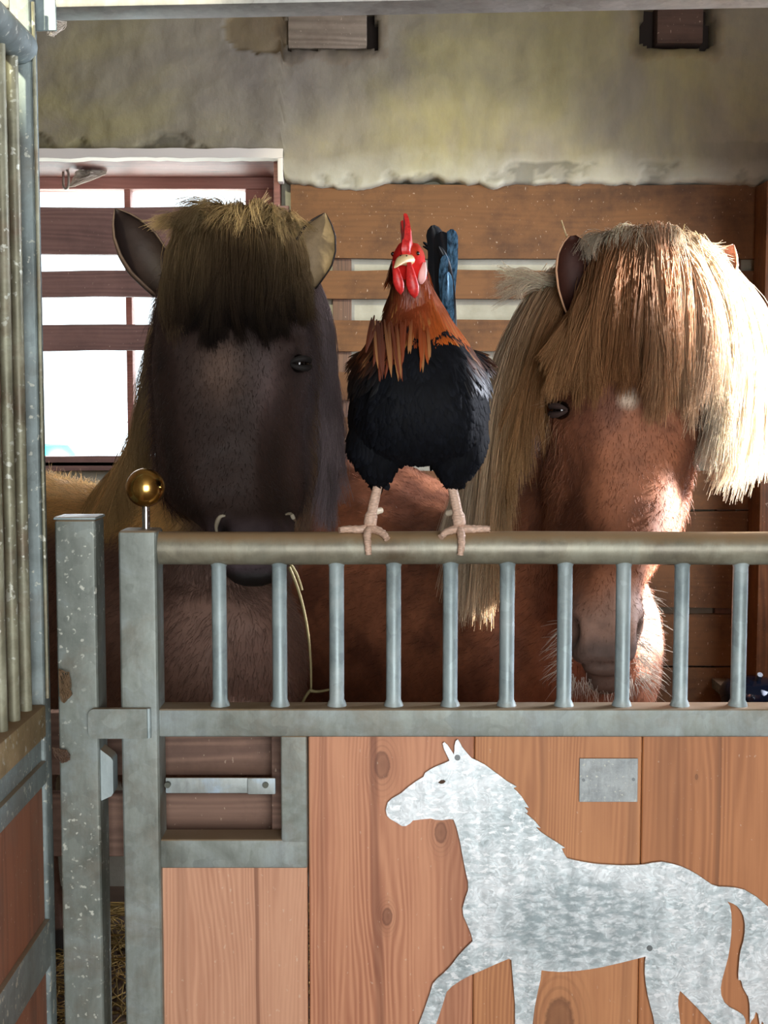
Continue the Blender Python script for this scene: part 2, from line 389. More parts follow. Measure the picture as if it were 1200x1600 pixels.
# back window: frame, mullion, glass
xf0, xf1 = XP(60, 400, 2.2), XP(385, 400, 2.2)
zt, zb = ZP(297, 2.2), ZP(713, 2.2)
wn = bpy.data.objects.new('window_1', None); COL.objects.link(wn); wn.location = ((xf0+xf1)/2, 2.2, zb); struct(wn)
f = MB(); f.box(xwl, xwr+.06, 2.18, 2.25, zt, zt+.075, .004); f.box(xf1, xf1+.10, 2.18, 2.25, zb-.06, zt, .004)
f.box(xwl, xwr, 2.18, 2.25, zb-.06, zb, .004); f.box(xwl, xf0-.05, 2.18, 2.25, zb, zt, .004); f.build('window_frame', M_frame, wn)
xm = XP(201, 400, 2.2); MB().box(xm-.010, xm+.010, 2.19, 2.24, zb, zt, .002).build('mullion', M_frame, wn)
t = NT('window_glass'); t.fin((.95, .98, 1, 1), .02, 0, Transmission_Weight=1.0, IOR=1.45); t.b.inputs['Alpha'].default_value = 1.0
g_ = NT('clear_pane'); tr = g_.n('ShaderNodeBsdfTransparent', {'Color': (.95, .97, .97)}); gl = g_.n('ShaderNodeBsdfGlossy', {'Roughness': .05})
mx = g_.n('ShaderNodeMixShader', {0: .06, 1: tr.outputs[0], 2: gl.outputs[0]}); g_.t.links.new(mx.outputs[0], g_.out.inputs[0])
MB().box(xf0-.05, xf1, 2.212, 2.216, zb, zt).build('pane', g_.m, wn)
# timber lining of the window head and jamb
l_ = MB(); l_.box(xwl, xwr-.012, 1.90, 2.18, zwt-.02, zwt-.001, .003); l_.box(xwr-.02, xwr-.001, 1.90, 2.18, zwb, zwt-.02, .003)
l_.box(xwl, xwr, 1.90, 2.18, zwb-.012, zwb+.004, .003)
struct(l_.build('trim_1', wood('window_lining_wood', '84544a', '4f3128', 'X', .012, dirt=('2e1f1b', .6), seed=11)))
# plaster edge of the window head, window light painted on as white
wl_ = MB(); rings = []
for i in range(41):
    x = xwl + (xwr+.012-xwl)*i/40; zt_ = zwt+.006+.003*fbm(x, 1, 0, 12); zb2 = zwt-.022+.006*fbm(x, 5, 0, 9)
    rings.append([(x, 1.846+.002*fbm(x, 8, 0, 20), zb2), (x, 1.90, zb2), (x, 1.90, zt_), (x, 1.850, zt_)])
wl_.loft(rings); wl_.box(xwr-.004, xwr+.012, 1.852, 1.9, zwt-.09, zwt+.004, .003)
struct(wl_.build('trim_3', plain('lit_plaster_edge', 'd8d2c8', .95)))
# outside: a turquoise water barrel seen at the window's edge, pale ground
g = MB().box(-6, 4, 2.6, 12, -.3, -.05); struct(g.build('ground_outside', plain('pale_ground', 'c8c8c0', .9)))
bx = XP(92, 700, 4.0)
br = MB(); br.lathe([(.02, -.10), (.20, -.10), (.225, .25), (.21, .30), (.225, .36), (.215, .7), (.225, .76), (.20, 1.30), (.17, 1.34), (.02, 1.35)], (bx-.13, 4.0, 0), 28)
own_origin(tag(br.build('barrel', plain('turquoise_plastic', '169a9c', .4)), 'turquoise barrel standing outside, behind the lower left corner of the window', 'barrel'), (bx-.13, 4, 0))

# ---- window slats and wall cladding
def board(mb, pxa, pxb, pya, pyb, Y, th=.025, sag=0):
    xa, xb = XP(pxa, 450, Y), XP(pxb, 450, Y); za, zb_ = ZP(pyb, Y), ZP(pya, Y)
    n = 24; rings = []
    rnd = random.Random(pxa*7+pya)
    ph = rnd.random()*9
    for i in range(n+1):
        x = xa + (xb-xa)*i/n; d0 = .004*fbm(x, ph, 0, 3); d1 = .004*fbm(x, ph, 9, 3)
        rings.append([(x, Y, za+d0), (x, Y+th, za+d0), (x, Y+th, zb_+d1), (x, Y, zb_+d1)])
    mb.loft(rings); return mb
ws = thing('window_slats', (xwl, 1.90, zwb), 'brown wooden slats nailed across the bright window at the left', 'slats')
for (a, b2) in ((323, 396), (424, 464), (507, 548)):
    board(MB(), 20, 452, a, b2, 1.90).build('slat', M_wboard, ws, angle=20)
m = MB(); board(m, 20, 452, 714, 736, 1.90); m.build('slat', M_wboard, ws, angle=20)
cp = thing('wooden_wall_cladding', (.3, 1.90, .2), 'horizontal brown boards with gaps fixed to the wall behind the rooster', 'cladding')
rows = [(288, 404), (422, 466), (500, 548), (582, 625), (652, 700), (736, 796), (799, 880), (883, 950), (960, 1040), (1043, 1105), (1108, 1180), (1183, 1260), (1263, 1340)]
for (a, b2) in rows:
    m = MB(); board(m, 455, 1290, a, b2, 1.895); m.build('board', M_board, cp, angle=20)
for pxa, pxb in ((520, 549), (1126, 1156)):
    MB().box(XP(pxa, 500, 1.92), XP(pxb, 500, 1.92), 1.92, 1.949, .2, ZP(300, 1.92), .002).build('batten', wood('batten_wood', '6a4c38', '3c2a20', 'Z', .01, seed=12), cp)
# corner post at the right
cpx = XP(1196, 500, 1.75)
own_origin(tag(MB().box(XP(1186, 500, 1.8), XP(1186, 500, 1.8)+.12, 1.75, 1.87, 0, ZP(286, 1.8), .006).build('timber_post', wood('corner_post_wood', '8a5c36', '4c2e1a', 'Z', .012, dirt=('2a1b10', .6), seed=13)),
    'dark brown upright timber post at the right edge, behind the blond mane', 'post'), (cpx, 1.8, 0))
dk_ = MB()
for (a, b_, c_, d_) in sk: dk_.box(a-.015, b_+.015, 1.943, 1.9495, c_-.015, d_+.02)
struct(dk_.build('trim_2', plain('socket_gap_shade', '2a211c', .95)))  # dark plates standing in for the shade in the gaps around the beams
# old beam ends in the sockets
for i, (a, b_, c_, d_) in enumerate(sk):
    m = MB(); off = .012 if i == 0 else .02
    m.box(a+(.004 if i == 0 else .05), b_-.028, 1.875, 1.948, c_+off, d_+.03, .006)
    o = m.build('beam_end', [wood('beam_end_wood_a', '8d8070', '5e5246', 'X', .02, dirt=('4a3a2c', .5), seed=14, rough=.9), wood('beam_end_wood_b', '5f4a40', '382a24', 'X', .02, dirt=('2a1e18', .5), seed=15, rough=.9)][i])
    own_origin(tag(o, ['pale sawn beam end set in the plaster beside the tan bare patch', 'dark sawn beam end set in the plaster above the chestnut horse'][i], 'beam end'), ((a+b_)/2, 1.9, c_))
# straw on the stall floor
rs = np.random.RandomState(5)
def strands_mesh(name, P, seg, rad, cols, mat, parent=None, sides=3, taper=.25, rootr=1.0, parts=None):
    """P: (N,4,3) bezier control points; cols: (N,3) or (N,2,3) root/tip; rad scalar or (N,)"""
    P = np.asarray(P, np.float64); N = len(P); t = np.linspace(0, 1, seg+1)
    B = np.stack([(1-t)**3, 3*t*(1-t)**2, 3*t*t*(1-t), t**3], 1)
    C = np.einsum('sk,nkd->nsd', B, P)                       # N,S,3
    T = np.gradient(C, axis=1); T /= np.linalg.norm(T, axis=2, keepdims=True)+1e-9
    up = np.tile(np.array([.31, -.83, .46]), (N, 1))[:, None, :]
    U = np.cross(T, up); U /= np.linalg.norm(U, axis=2, keepdims=True)+1e-9; V = np.cross(T, U)
    rad = np.broadcast_to(np.asarray(rad, float), (N,))
    rr = rad[:, None] * (rootr*(1-t) + taper*t)[None, :]
    a = np.arange(sides)*2*np.pi/sides
    R = C[:, :, None, :] + rr[:, :, None, None]*(np.cos(a)[None, None, :, None]*U[:, :, None, :] + np.sin(a)[None, None, :, None]*V[:, :, None, :])
    S = seg+1; verts = R.reshape(-1, 3)
    base = (np.arange(N)*S*sides)[:, None, None] + (np.arange(seg)*sides)[None, :, None]
    k = np.arange(sides)[None, None, :]; k2 = (k+1) % sides
    F = np.stack([base+k, base+k2, base+sides+k2, base+sides+k], -1).reshape(-1, 4)
    off = np.zeros(3)
    if parent is not None:
        off = np.array(parent.matrix_basis.translation)
        if parent.parent: off = off + np.array(parent.parent.matrix_basis.translation)
    verts = verts - off
    me = bpy.data.meshes.new(name); me.vertices.add(len(verts)); me.vertices.foreach_set('co', verts.astype(np.float32).ravel())
    me.loops.add(F.size); me.loops.foreach_set('vertex_index', F.astype(np.int32).ravel())
    me.polygons.add(len(F)); me.polygons.foreach_set('loop_start', (np.arange(len(F))*4).astype(np.int32))
    me.polygons.foreach_set('use_smooth', np.ones(len(F), bool))
    me.update(calc_edges=True); me.validate()
    cols = np.asarray(cols, np.float32)
    if cols.ndim == 2: cols = np.stack([cols, cols], 1)
    cc = cols[:, 0][:, None]*(1-t)[None, :, None] + cols[:, 1][:, None]*t[None, :, None]
    cc = np.repeat(cc[:, :, None, :], sides, 2).reshape(-1, 3)
    at = me.color_attributes.new('Col', 'FLOAT_COLOR', 'POINT'); at.data.foreach_set('color', np.hstack([cc, np.ones((len(cc), 1))]).astype(np.float32).ravel())
    me.materials.append(mat); o = bpy.data.objects.new(name, me); COL.objects.link(o)
    if parent is not None: o.parent = parent
    return o
M_hair = hairmat('hair'); M_straw = hairmat('straw', .55, .2)
N = 7000
p0 = np.stack([rs.uniform(XL+.05, XR-.05, N), rs.uniform(.15, 1.9, N), rs.uniform(.004, .03, N)], 1)
an = rs.uniform(0, 2*np.pi, N); L = rs.uniform(.06, .2, N)
d = np.stack([np.cos(an)*L, np.sin(an)*L, rs.uniform(-.01, .012, N)], 1)
P = np.stack([p0, p0+d*.33+rs.normal(0, .006, (N, 3)), p0+d*.66+rs.normal(0, .006, (N, 3)), p0+d], 1)
P[:, :, 0] = np.clip(P[:, :, 0], XL+.02, XR-.02); P[:, :, 1] = np.clip(P[:, :, 1], .13, 1.72); P[:, :, 2] = np.maximum(P[:, :, 2], .004)
sc_ = np.array(lin('b89a5c'))[None]*rs.uniform(.5, 1.3, (N, 1))
o = strands_mesh('straw_bedding', P, 3, .0022, sc_, M_straw, taper=.9); tag(o, 'yellow straw bedding spread over the stall floor behind the gate', 'straw', kind='stuff')

# ============================================================ GATE
def V(px, py, Y=-.025): return W(px, py, Y)
gate = thing('stall_gate', (XP(223, 1500, 0), 0, .05), 'galvanised steel stall gate with barred top and vertical pine planks below', 'gate')
zr0, zr1 = ZP(882, -.0), ZP(830, 0)
zrc = (zr0+zr1)/2; rr_ = (zr1-zr0)/2*.99
xs0, xs1 = XP(190, 1200, -.032), XP(249, 1200, -.032)
XE = .78
TOPZ = zrc + rr_ - .001
# top rail: round tube with slight dents
MB().tube([(x, 0, zrc+.0006*math.sin(x*9)) for x in np.linspace(xs1-.004, XE, 40)], rr_, 32).build('top_rail', M_rail, gate)
MB().box(xs0, xs1, -.032, .032, .06, ZP(829, -.03), .007, 3).build('gate_stile', M_galv, gate)
zm1, zm0 = ZP(1108, -.026), ZP(1152, -.026)
MB().box(xs1-.003, XE, -.026, .026, zm0, zm1, .005, 3).build('middle_rail', M_galv, gate)
MB().box(xs1-.003, XE, -.026, .026, .06, .12, .005, 3).build('bottom_rail', M_galv, gate)
MB().box(XE-.002, XE+.06, -.032, .032, .06, ZP(829, -.03), .007, 3).build('gate_stile', M_galv, gate)
for px in (343, 437, 526, 615, 703.5, 792, 882, 973, 1064, 1155, 1246, 1337):
    x = XP(px, 990, 0); m = MB()
    m.tube([(x, 0, zm1-.004), (x, 0, zm1+.004), (x, 0, zm1+.010), (x, 0, zrc-rr_-.004), (x, 0, zrc-rr_+.004), (x, 0, zrc-rr_+.012)], [.017, .0145, .0118, .0118, .0145, .018], 20)
    m.build('bar', M_bar, gate)
# latch opening frame
zo0, zo1 = ZP(1357, -.026), ZP(1312, -.026)
xo0, xo1 = XP(439, 1250, -.026), XP(480, 1250, -.026)
MB().box(xs1-.003, xo1, -.026, .026, zo0, zo1, .004, 3).build('latch_rail', M_galv, gate)
MB().box(xo0, xo1, -.0262, .026, zo1-.006, zm0+.002, .004, 3).build('latch_upright', M_galv, gate)
# flat latch strap across the opening
st = MB(); a, b2 = V(259, 1227, .0), V(431, 1225, .0)
st.box(a.x, b2.x-.010, -.002, .003, a.z-.0125, a.z+.0125, .0015); st.box(b2.x-.045, b2.x, -.006, -.001, a.z-.0135, a.z+.0135, .003)
so = st.build('latch_strap', galv('strap_galvanised', ('8a9490', 'a4adac', 'a9c4dc'), dirt='8f8468', dirt_amt=.6, spots=False, scale=1.5), gate)
for px in (262, 415):
    q = V(px, 1226, -.006); MB().tube([(q.x, -.010, q.z), (q.x, .002, q.z)], .0048, 12).build('rivet', plain('rivet_steel', '55584f', .5, .5), so)
# hook plate over the gap
pts = []
h0, h1 = V(140, 1152, -.036), V(231, 1106, -.036)
for cx_, cz_, a0 in ((h0.x+.010, h0.z+.010, 180), (h1.x-.002, h0.z+.002, 270), (h1.x-.002, h1.z-.002, 0), (h0.x+.010, h1.z-.010, 90)):
    rad = .010 if cx_ < h0.x+.02 else .002
    for k in range(7): an_ = math.radians(a0+k*15); pts.append((cx_+rad*math.cos(an_), cz_+rad*math.sin(an_)))
hk = MB().prism(pts, -.045, -.034).build('hook_plate', M_galv, gate)
MB().tube([(h1.x+.001, -.038, h0.z), (h1.x+.001, -.038, h1.z)], .0045, 10).build('weld_bead', M_bar, hk)
# knob on the stile
kc = V(227.5, 762, 0); ko = MB().sphere(kc, .0305*1.0, 40, 24).build('ball_knob', NT('brass').fin('d6ae62', .2, 1.0), gate)
ko['label'] = 'polished brass ball on the corner of the gate'
MB().tube([(kc.x, 0, ZP(829, 0)-.004), (kc.x, 0, kc.z-.02)], .0062, 20).build('knob_stem', NT('chrome').fin('c8c8c8', .15, 1.0), ko)
# planks
def plank(pa, pb, ptop, mat, y0=-.014, th=.028):
    xa, xb = XP(pa, 1400, -.014), XP(pb, 1400, -.014)
    return MB().box(xa+.0006, xb-.0006, y0, y0+th, .12, ZP(ptop, -.014), .0018, 1).build('plank', mat, gate)
plank(250, 481, 1350, M_plank[0], -.016); plank(482.5, 740, 1145, M_plank[1]); plank(740, 1000, 1145, M_plank[2], -.0135); plank(1000, 1262, 1145, M_plank[3])
plank(1262, 1385, 1145, M_plank[2])
# galvanised horse silhouette
Z1 = lambda a, b_: (580+a*.51667, 1130+b_*.51667)
Z6 = lambda a, b_: (900+a*.25, 1340+b_*.25)
o1 = [(62,228),(90,212),(112,193),(135,176),(158,162),(163,150),(178,140),(195,131),(225,119),(237,113),(229,96),(221,80),(216,62),(221,57),(231,66),(241,81),(250,95),(252,82),(252,68),(256,53),(262,49),(268,58),(275,72),(289,89),(303,105),(322,114),(345,126),(370,145),(392,161),(412,176),(430,186),(440,192),(430,196),(441,206),(455,222),(468,242),(477,256),(463,253),(474,266),(471,272),(462,268),(478,281),(496,297),(512,317),(497,313),(512,328),(532,342),(558,358),(586,377),(576,378),(583,394),(592,408),(615,414),(640,419),(670,424),(700,427),(760,430),(800,429),(825,427),(850,422),(880,419),(910,425),(935,432),(960,443),(985,457),(1010,474),(1030,488),(1050,494),(1075,495),(1100,497),(1130,504),(1165,525),(1200,555),(1235,600),(1262,670),(1280,760),(1290,860),(1290,960),(1275,1080),(1262,1110),(1250,1060),(1238,1100),(1226,1030),(1212,1060),(1200,960),(1190,915),(1182,900),(1176,918),(1170,880),(1163,872),(1158,890),(1150,900)]
o1 = [Z1(*p) for p in o1]
o1 += [Z6(*p) for p in [(1086,1040),(1086,980),(1085,920),(1076,870),(1058,840),(1042,810),(1034,775),(1026,763),(1015,765),(1014,720),(1018,670),(1022,620),(1030,575),(1045,525),(1054,470),(1055,415),(1046,365),(1030,330),(1005,302),(980,287),(945,273),(962,300),(970,345),(973,400),(970,480),(963,550),(950,625),(930,700),(912,765),(904,815),(908,860),(928,905),(960,935),(1010,960),(1045,985),(1058,1010),(1060,1045)]]
o1 += [(1163,1625),(1150,1680),(1152,1730),(1170,1760),(1120,1760),(1118,1700),(1120,1650),(1112,1600)]
o1 += [Z6(*p) for p in [(800,985),(750,930),(700,880),(672,852),(650,832),(640,870),(638,920),(645,980),(652,1040)]]
o1 += [(1066,1650),(1062,1700),(1066,1740),(1080,1765),(1030,1765),(1030,1720),(1028,1650)]
o1 += [Z6(*p) for p in [(490,1040),(482,990),(465,930),(448,860),(436,790),(429,720),(430,660),(435,618)]]
o1 += [Z1(*p) for p in [(760,723),(700,737),(660,744),(620,749),(570,752),(540,750),(515,747),(512,775),(503,815),(494,860),(488,910)]]
o1 += [(830,1650),(828,1700),(832,1740),(845,1765),(795,1765),(800,1720),(806,1650)]
o1 += [Z1(*p) for p in [(435,910),(435,850),(430,790),(426,745),(424,716),(416,712),(380,727),(340,745),(300,762),(270,778),(245,795),(228,812),(218,845),(205,885),(194,915)]]
o1 += [(668,1630),(640,1690),(625,1720),(600,1716),(618,1690),(640,1640)]
o1 += [Z1(*p) for p in [(142,915),(160,868),(178,815),(186,788),(200,772),(220,755),(242,732),(262,705),(285,680),(307,659),(303,640),(292,612),(279,583),(276,560),(284,530),(293,505),(293,480),(286,450),(277,405),(268,355),(258,315),(249,291),(236,290),(215,293),(195,292),(180,288),(150,291),(126,294),(118,303),(105,311),(93,311),(78,301),(58,290),(48,280),(44,262),(50,240)]]
pl = []
for p in o1:
    q = W(p[0], p[1], -.021); pl.append((q.x, q.z))
def silver():
    t = NT('cut_sheet_zinc'); v = t.coord()
    a_ = t.noise(t.coord((1, 1, 2.6)), 26, 6, .7, 1.5); bign = t.noise(v, 4.2, 3, .5)
    col = t.ramp(t.math('MULTIPLY_ADD', bign, .55, t.math('MULTIPLY', a_, .6)), [(.42, 'a3b1b5'), (.52, 'bfcbce'), (.60, 'd6dee1'), (.75, 'e9eef0')])
    vo = t.n('ShaderNodeTexVoronoi', {'Vector': t.n('ShaderNodeVectorMath', {0: t.coord((1, 1, 1.6)), 1: t.n('ShaderNodeTexNoise', {'Vector': v, 'Scale': 14.0}).outputs['Color']}, operation='ADD').outputs[0], 'Scale': 34.0})
    col = t.mix(.8, col, t.ramp(vo.outputs['Color'], [(.1, .80), (.6, 1.0), (.95, 1.22)]), 'MULTIPLY')
    sep = t.n('ShaderNodeSeparateXYZ', {'Vector': t.n('ShaderNodeTexCoord').outputs['Object']})
    HX = XP(860, 1450, -.02); HZ = ZP(1600, -.02)
    ex = t.math('DIVIDE', t.math('SUBTRACT', sep.outputs['X'], XP(905, 1430, -.02)-HX), .145); ez = t.math('DIVIDE', t.math('SUBTRACT', sep.outputs['Z'], ZP(1440, -.02)-HZ), .085)
    rr2 = t.math('ADD', t.math('MULTIPLY', ex, ex), t.math('MULTIPLY', ez, ez))
    dab = t.noise(t.coord((1, 1, 2.2), rot=(0, .35, 0)), 42, 4, .6)
    patch = t.math('MULTIPLY', t.ramp(rr2, [(.5, 1.0), (1.3, 0.0)]), t.ramp(dab, [(.44, .8), (.56, .15)]))
    col = t.mix(patch, col, lin('8b9a9e'))
    wv_ = t.n('ShaderNodeTexWave', {'Vector': t.coord((1, 1, .35)), 'Scale': 9.0, 'Distortion': 2.5, 'Detail': 2.0}, wave_type='BANDS', bands_direction='X').outputs['Fac']
    col = t.mix(.5, col, t.ramp(wv_, [(.2, .86), (.8, 1.12)]), 'MULTIPLY')
    bd = t.noise(t.coord((1, 1, 2.0)), 55, 3, .6)
    col = t.mix(t.math('MULTIPLY', t.ramp(bd, [(.56, 0.0), (.62, .8)]), t.ramp(rr2, [(.8, 0.0), (1.4, 1.0)])), col, lin('f2f6f8'))
    t.bump(a_, .15, .001)
    return t.fin(col, t.ramp(vo.outputs['Color'], [(0, .30), (1, .5)]), .35)
hs = MB().prism(pl, -.0215, -.0185)
hh = thing('metal_horse_silhouette', (XP(860, 1450, -.02), -.02, ZP(1600, -.02)), 'cut-out silver sheet metal horse striding left, screwed onto the gate planks', 'horse cutout')
hs.build('horse_plate', silver(), hh, angle=30)
q = W(*Z1(214, 178), -.0222)
ey = MB().prism([(q.x-.006, q.z-.001), (q.x-.002, q.z+.003), (q.x+.003, q.z+.0035), (q.x+.006, q.z+.001), (q.x+.002, q.z-.0025), (q.x-.002, q.z-.003)], -.0225, -.0205); ey.build('eye_cutout', plain('eye_slot', '4a3626', .8), hh)
for a_, b_ in ((261, 104), (842, 680)):
    q = W(*Z1(a_, b_), -.022); MB().tube([(q.x, -.0235, q.z), (q.x, -.020, q.z)], .0045, 14).build('screw', plain('screw_steel', '6a6f70', .45, .6), hh)
# small blank plate
pq0, pq1 = W(905, 1253, -.017), W(997, 1185, -.017)
sp_ = thing('blank_metal_plate', (pq0.x, -.017, pq0.z), 'small blank galvanised name plate on the planks right of the silver horse head', 'name plate')
MB().box(pq0.x, pq1.x, -.0172, -.0152, pq0.z, pq1.z, .0004, 1).build('plate', galv('plate_galvanised', ('7d8486', '9aa1a2', 'b4bbbc'), dirt='6a655a', dirt_amt=.4, spots=True, scale=2.2), sp_)
for a_, b_ in ((912, 1219), (990, 1218)):
    q = W(a_, b_, -.018); MB().tube([(q.x, -.0182, q.z), (q.x, -.0165, q.z)], .0025, 12).build('screw', bpy.data.materials['screw_steel'], sp_)
# unseen panel right of the gate, added to block door light
fp = thing('added_light_blocker', (1.2, 0, 0), 'unseen tall boarded panel right of the gate, added to block door light', 'panel')
MB().box(.86, .92, -.03, .03, 0, ZP(10, 0), .005).build('upright', M_post, fp)
for k in range(5): MB().box(.922+k*.155, .922+k*.155+.153, -.014, .014, .05, ZP(12, 0), .002, 1).build('plank', M_plank[(k+1) % 4], fp)
# kick boards behind the gap and latch opening (inside face of the stall front)
kb = thing('kick_boards', (-.3, .09, .1), 'weathered brown horizontal boards seen through the latch opening of the gate', 'boards')
for (a_, b_) in ((1112, 1211), (1240, 1338), (1620, 1720)):
    za, zb_ = ZP(b_, .08), ZP(a_, .08)
    if b_ > 1400: continue
    MB().box(XP(60, 1250, .08), XP(452, 1250, .08), .078, .100, za, zb_, .002, 1).build('board', M_kick, kb)
for xx in (XP(446, 1250, .06),):
    MB().box(xx-.02, xx+.03, .0335, .0775, .12, ZP(1112, .08), .002).build('support_batten', M_kick, kb)

# ============================================================ POSTS AND SIDE PARTITION
post = thing('short_post', (XP(129, 1500, 0), 0, 0), 'short square galvanised post left of the gate with a flat capped top', 'post')
px0, px1 = XP(93, 1200, -.03), XP(156, 1200, -.03)
MB().box(px0, px1, -.032, .032, 0, ZP(812, -.03), .006, 3).build('shaft', M_post, post)
MB().box(px0-.001, px1+.001, -.034, .034, ZP(812, -.03), ZP(812, -.03)+.004, .001, 1).build('cap', M_bar, post)
q0, q1 = V(155, 1245), V(176, 1183)
MB().prism([(q0.x, q0.z-.008), (q1.x-.003, q0.z+.001), (q1.x, q0.z+.006), (q1.x, q1.z-.006), (q1.x-.003, q1.z-.001), (q0.x, q1.z+.014)], -.024, .010).build('latch_striker', M_bar, post)

par = thing('side_partition', (-.545, -.5, 0), 'galvanised side partition with thin bars and wooden panels at the left edge', 'partition')
ux0, ux1 = -.552, -.520
MB().box(ux0, ux1, -.068, -.030, 0, 2.16, .005, 3).build('upright', M_part, par)
MB().tube([(-.5165, -.064, ZP(1090, -.06)), (-.5165, -.064, 2.1)], .0028, 8).build('edge_strip', M_pbar, par)
MB().tube([(-.537, y, 2.035) for y in np.linspace(-.062, -1.1, 12)], .026, 20).build('top_tube', M_part, par)
zl1 = ZP(1094, -.04); zl2 = ZP(1180, -.04)
MB().box(-.556, ux1+.002, -1.1, -.068, zl1-.050, zl1, .004, 2).build('ledge_rail', M_ledge, par)
MB().box(-.556, ux1+.002, -1.1, -.068, zl2-.035, zl2, .004, 2).build('panel_rail', M_part, par)
zl3 = ZP(1424, -.04)
MB().box(-.556, ux1+.002, -1.1, -.068, zl3-.075, zl3, .004, 2).build('lower_rail', M_part, par)
MB().box(-.549, ux1-.006, -1.09, -.069, zl3-.002, zl2-.032, .002, 1).build('wood_panel', M_ppanel, par)
MB().box(-.549, ux1-.006, -1.09, -.069, .1, zl3-.07, .002, 1).build('wood_panel', M_ppanel, par)
MB().box(-.549, ux1-.006, -1.09, -.069, zl2-.002, zl1-.048, .002, 1).build('filler_strip', M_part, par)
for k in range(14):
    y = -.108 - k*.062
    MB().tube([(-.537, y, zl1-.002), (-.537, y, 2.02)], .0088, 14).build('bar', M_pbar, par)
# header of the stall front
MB_h = MB().box(XL+.02, XR-.02, -.035, .035, ZP(4, -.03), ZP(4, -.03)+.10, .006, 2)
hd = thing('header_rail', (0, 0, ZP(17, -.03)), 'pale steel header rail running across the very top of the photo', 'rail')
MB_h.build('rail', galv('header_galvanised', ('8a8a86', 'a3a29c', 'b4b0aa'), dirt='7a6a58', dirt_amt=.4, spots=False), hd)
hd.rotation_euler.y = -.018
MB().box(-.556, -.49, -.036, -.032, ZP(40, -.03), ZP(40, -.03)+.06, .001, 1).build('bracket', M_bar, hd)

# ============================================================ HORSES
HALF = {'F': [(0,0),(.34,.01),(.60,.04),(.80,.115),(.94,.25),(1,.42),(.97,.60),(.84,.77),(.60,.90),(.30,.98),(0,1)],
        'N': [(0,0),(.26,.005),(.46,.03),(.60,.11),(.74,.25),(.92,.42),(1,.60),(.93,.78),(.70,.92),(.35,.99),(0,1)],
        'M': [(0,0),(.40,.01),(.68,.06),(.88,.17),(.97,.32),(1,.48),(.95,.65),(.82,.80),(.58,.92),(.30,.98),(0,1)]}
def face_ring(xc, hw, yf, yb, z, ty, tilt=0.0):
    a = int(ty); b_ = min(a+1, 2); f = ty-a; A, B = [HALF['FNM'[k]] for k in (a, b_)]
    h = [((1-f)*p[0]+f*q[0], (1-f)*p[1]+f*q[1]) for p, q in zip(A, B)]
    pts = [(u, v) for u, v in h] + [(-u, v) for u, v in h[-2:0:-1]]
    return [Vector((xc+u*hw, yf+v*(yb-yf), z - tilt*v)) for u, v in pts]
def oval(path, up=Vector((0, 0, 1))):
    """path: (x,y,z, half width, half height) -> closed rings perpendicular to the path"""
    rings = []; pts = [Vector(p[:3]) for p in path]
    for i, p in enumerate(path):
        t = (pts[min(i+1, len(pts)-1)]-pts[max(i-1, 0)]).normalized()
        s_ = t.cross(up)
        s_ = s_.normalized() if s_.length > .05 else Vector((1, 0, 0)); u = s_.cross(t).normalized()
        rings.append([pts[i] + s_*math.cos(a)*p[3] + u*math.sin(a)*p[4] for a in [2*math.pi*k/20 for k in range(20)]])
    return rings
def subdiv_path(path, n=4):
    path = np.array(path, float); out = []
    for i in range(len(path)-1):
        p0 = path[max(i-1, 0)]; p1 = path[i]; p2 = path[i+1]; p3 = path[min(i+2, len(path)-1)]
        for k in range(n):
            t = k/n; out.append(.5*((2*p1)+(-p0+p2)*t+(2*p0-5*p1+4*p2-p3)*t*t+(-p0+3*p1-3*p2+p3)*t**3))
    out.append(path[-1]); return [tuple(q) for q in out]
def ear_mesh(mb, B, T, w, face, cin, cout, rim, open_=105, bend=.0, prof=((0, .62), (.15, .80), (.35, 1.0), (.55, .98), (.75, .76), (.9, .42), (1.0, .05))):
    B, T, face = Vector(B), Vector(T), Vector(face).normalized()
    ax = (T-B); L = ax.length; ax.normalize(); side = ax.cross(face).normalized(); face = side.cross(ax).normalized()
    n = 16; rings = []; cols = []
    for i in range(n+1):
        t = i/n
        for (a, b_), (c_, d_) in zip(prof, prof[1:]):
            if t <= c_: r = b_+(d_-b_)*(t-a)/(c_-a); break
        r *= w*.5; c = B + ax*L*t + side*bend*math.sin(t*math.pi/2)*L; th = min(.0035, r*.5)
        op = math.radians(open_ + 20*(1-t)); m = 12; ring = []; cc = []
        for k in range(m+1):
            a = -op + 2*op*k/m; ring.append(c + side*math.sin(a)*r - face*math.cos(a)*r*.75); cc.append(rim if k in (0, m) else cout)
        for k in range(m+1):
            a = op - 2*op*k/m; rr = r-th; ring.append(c + side*math.sin(a)*rr - face*math.cos(a)*rr*.75 + face*th*.4); cc.append(rim if k in (0, m) else cin)
        rings.append(ring); cols += cc
    nv = len(mb.v); mb.loft(rings); mb.c[nv:] = cols
def gauss(co, c, r): return np.exp(-((co-np.array(c))**2).sum(1)/(2*r*r))
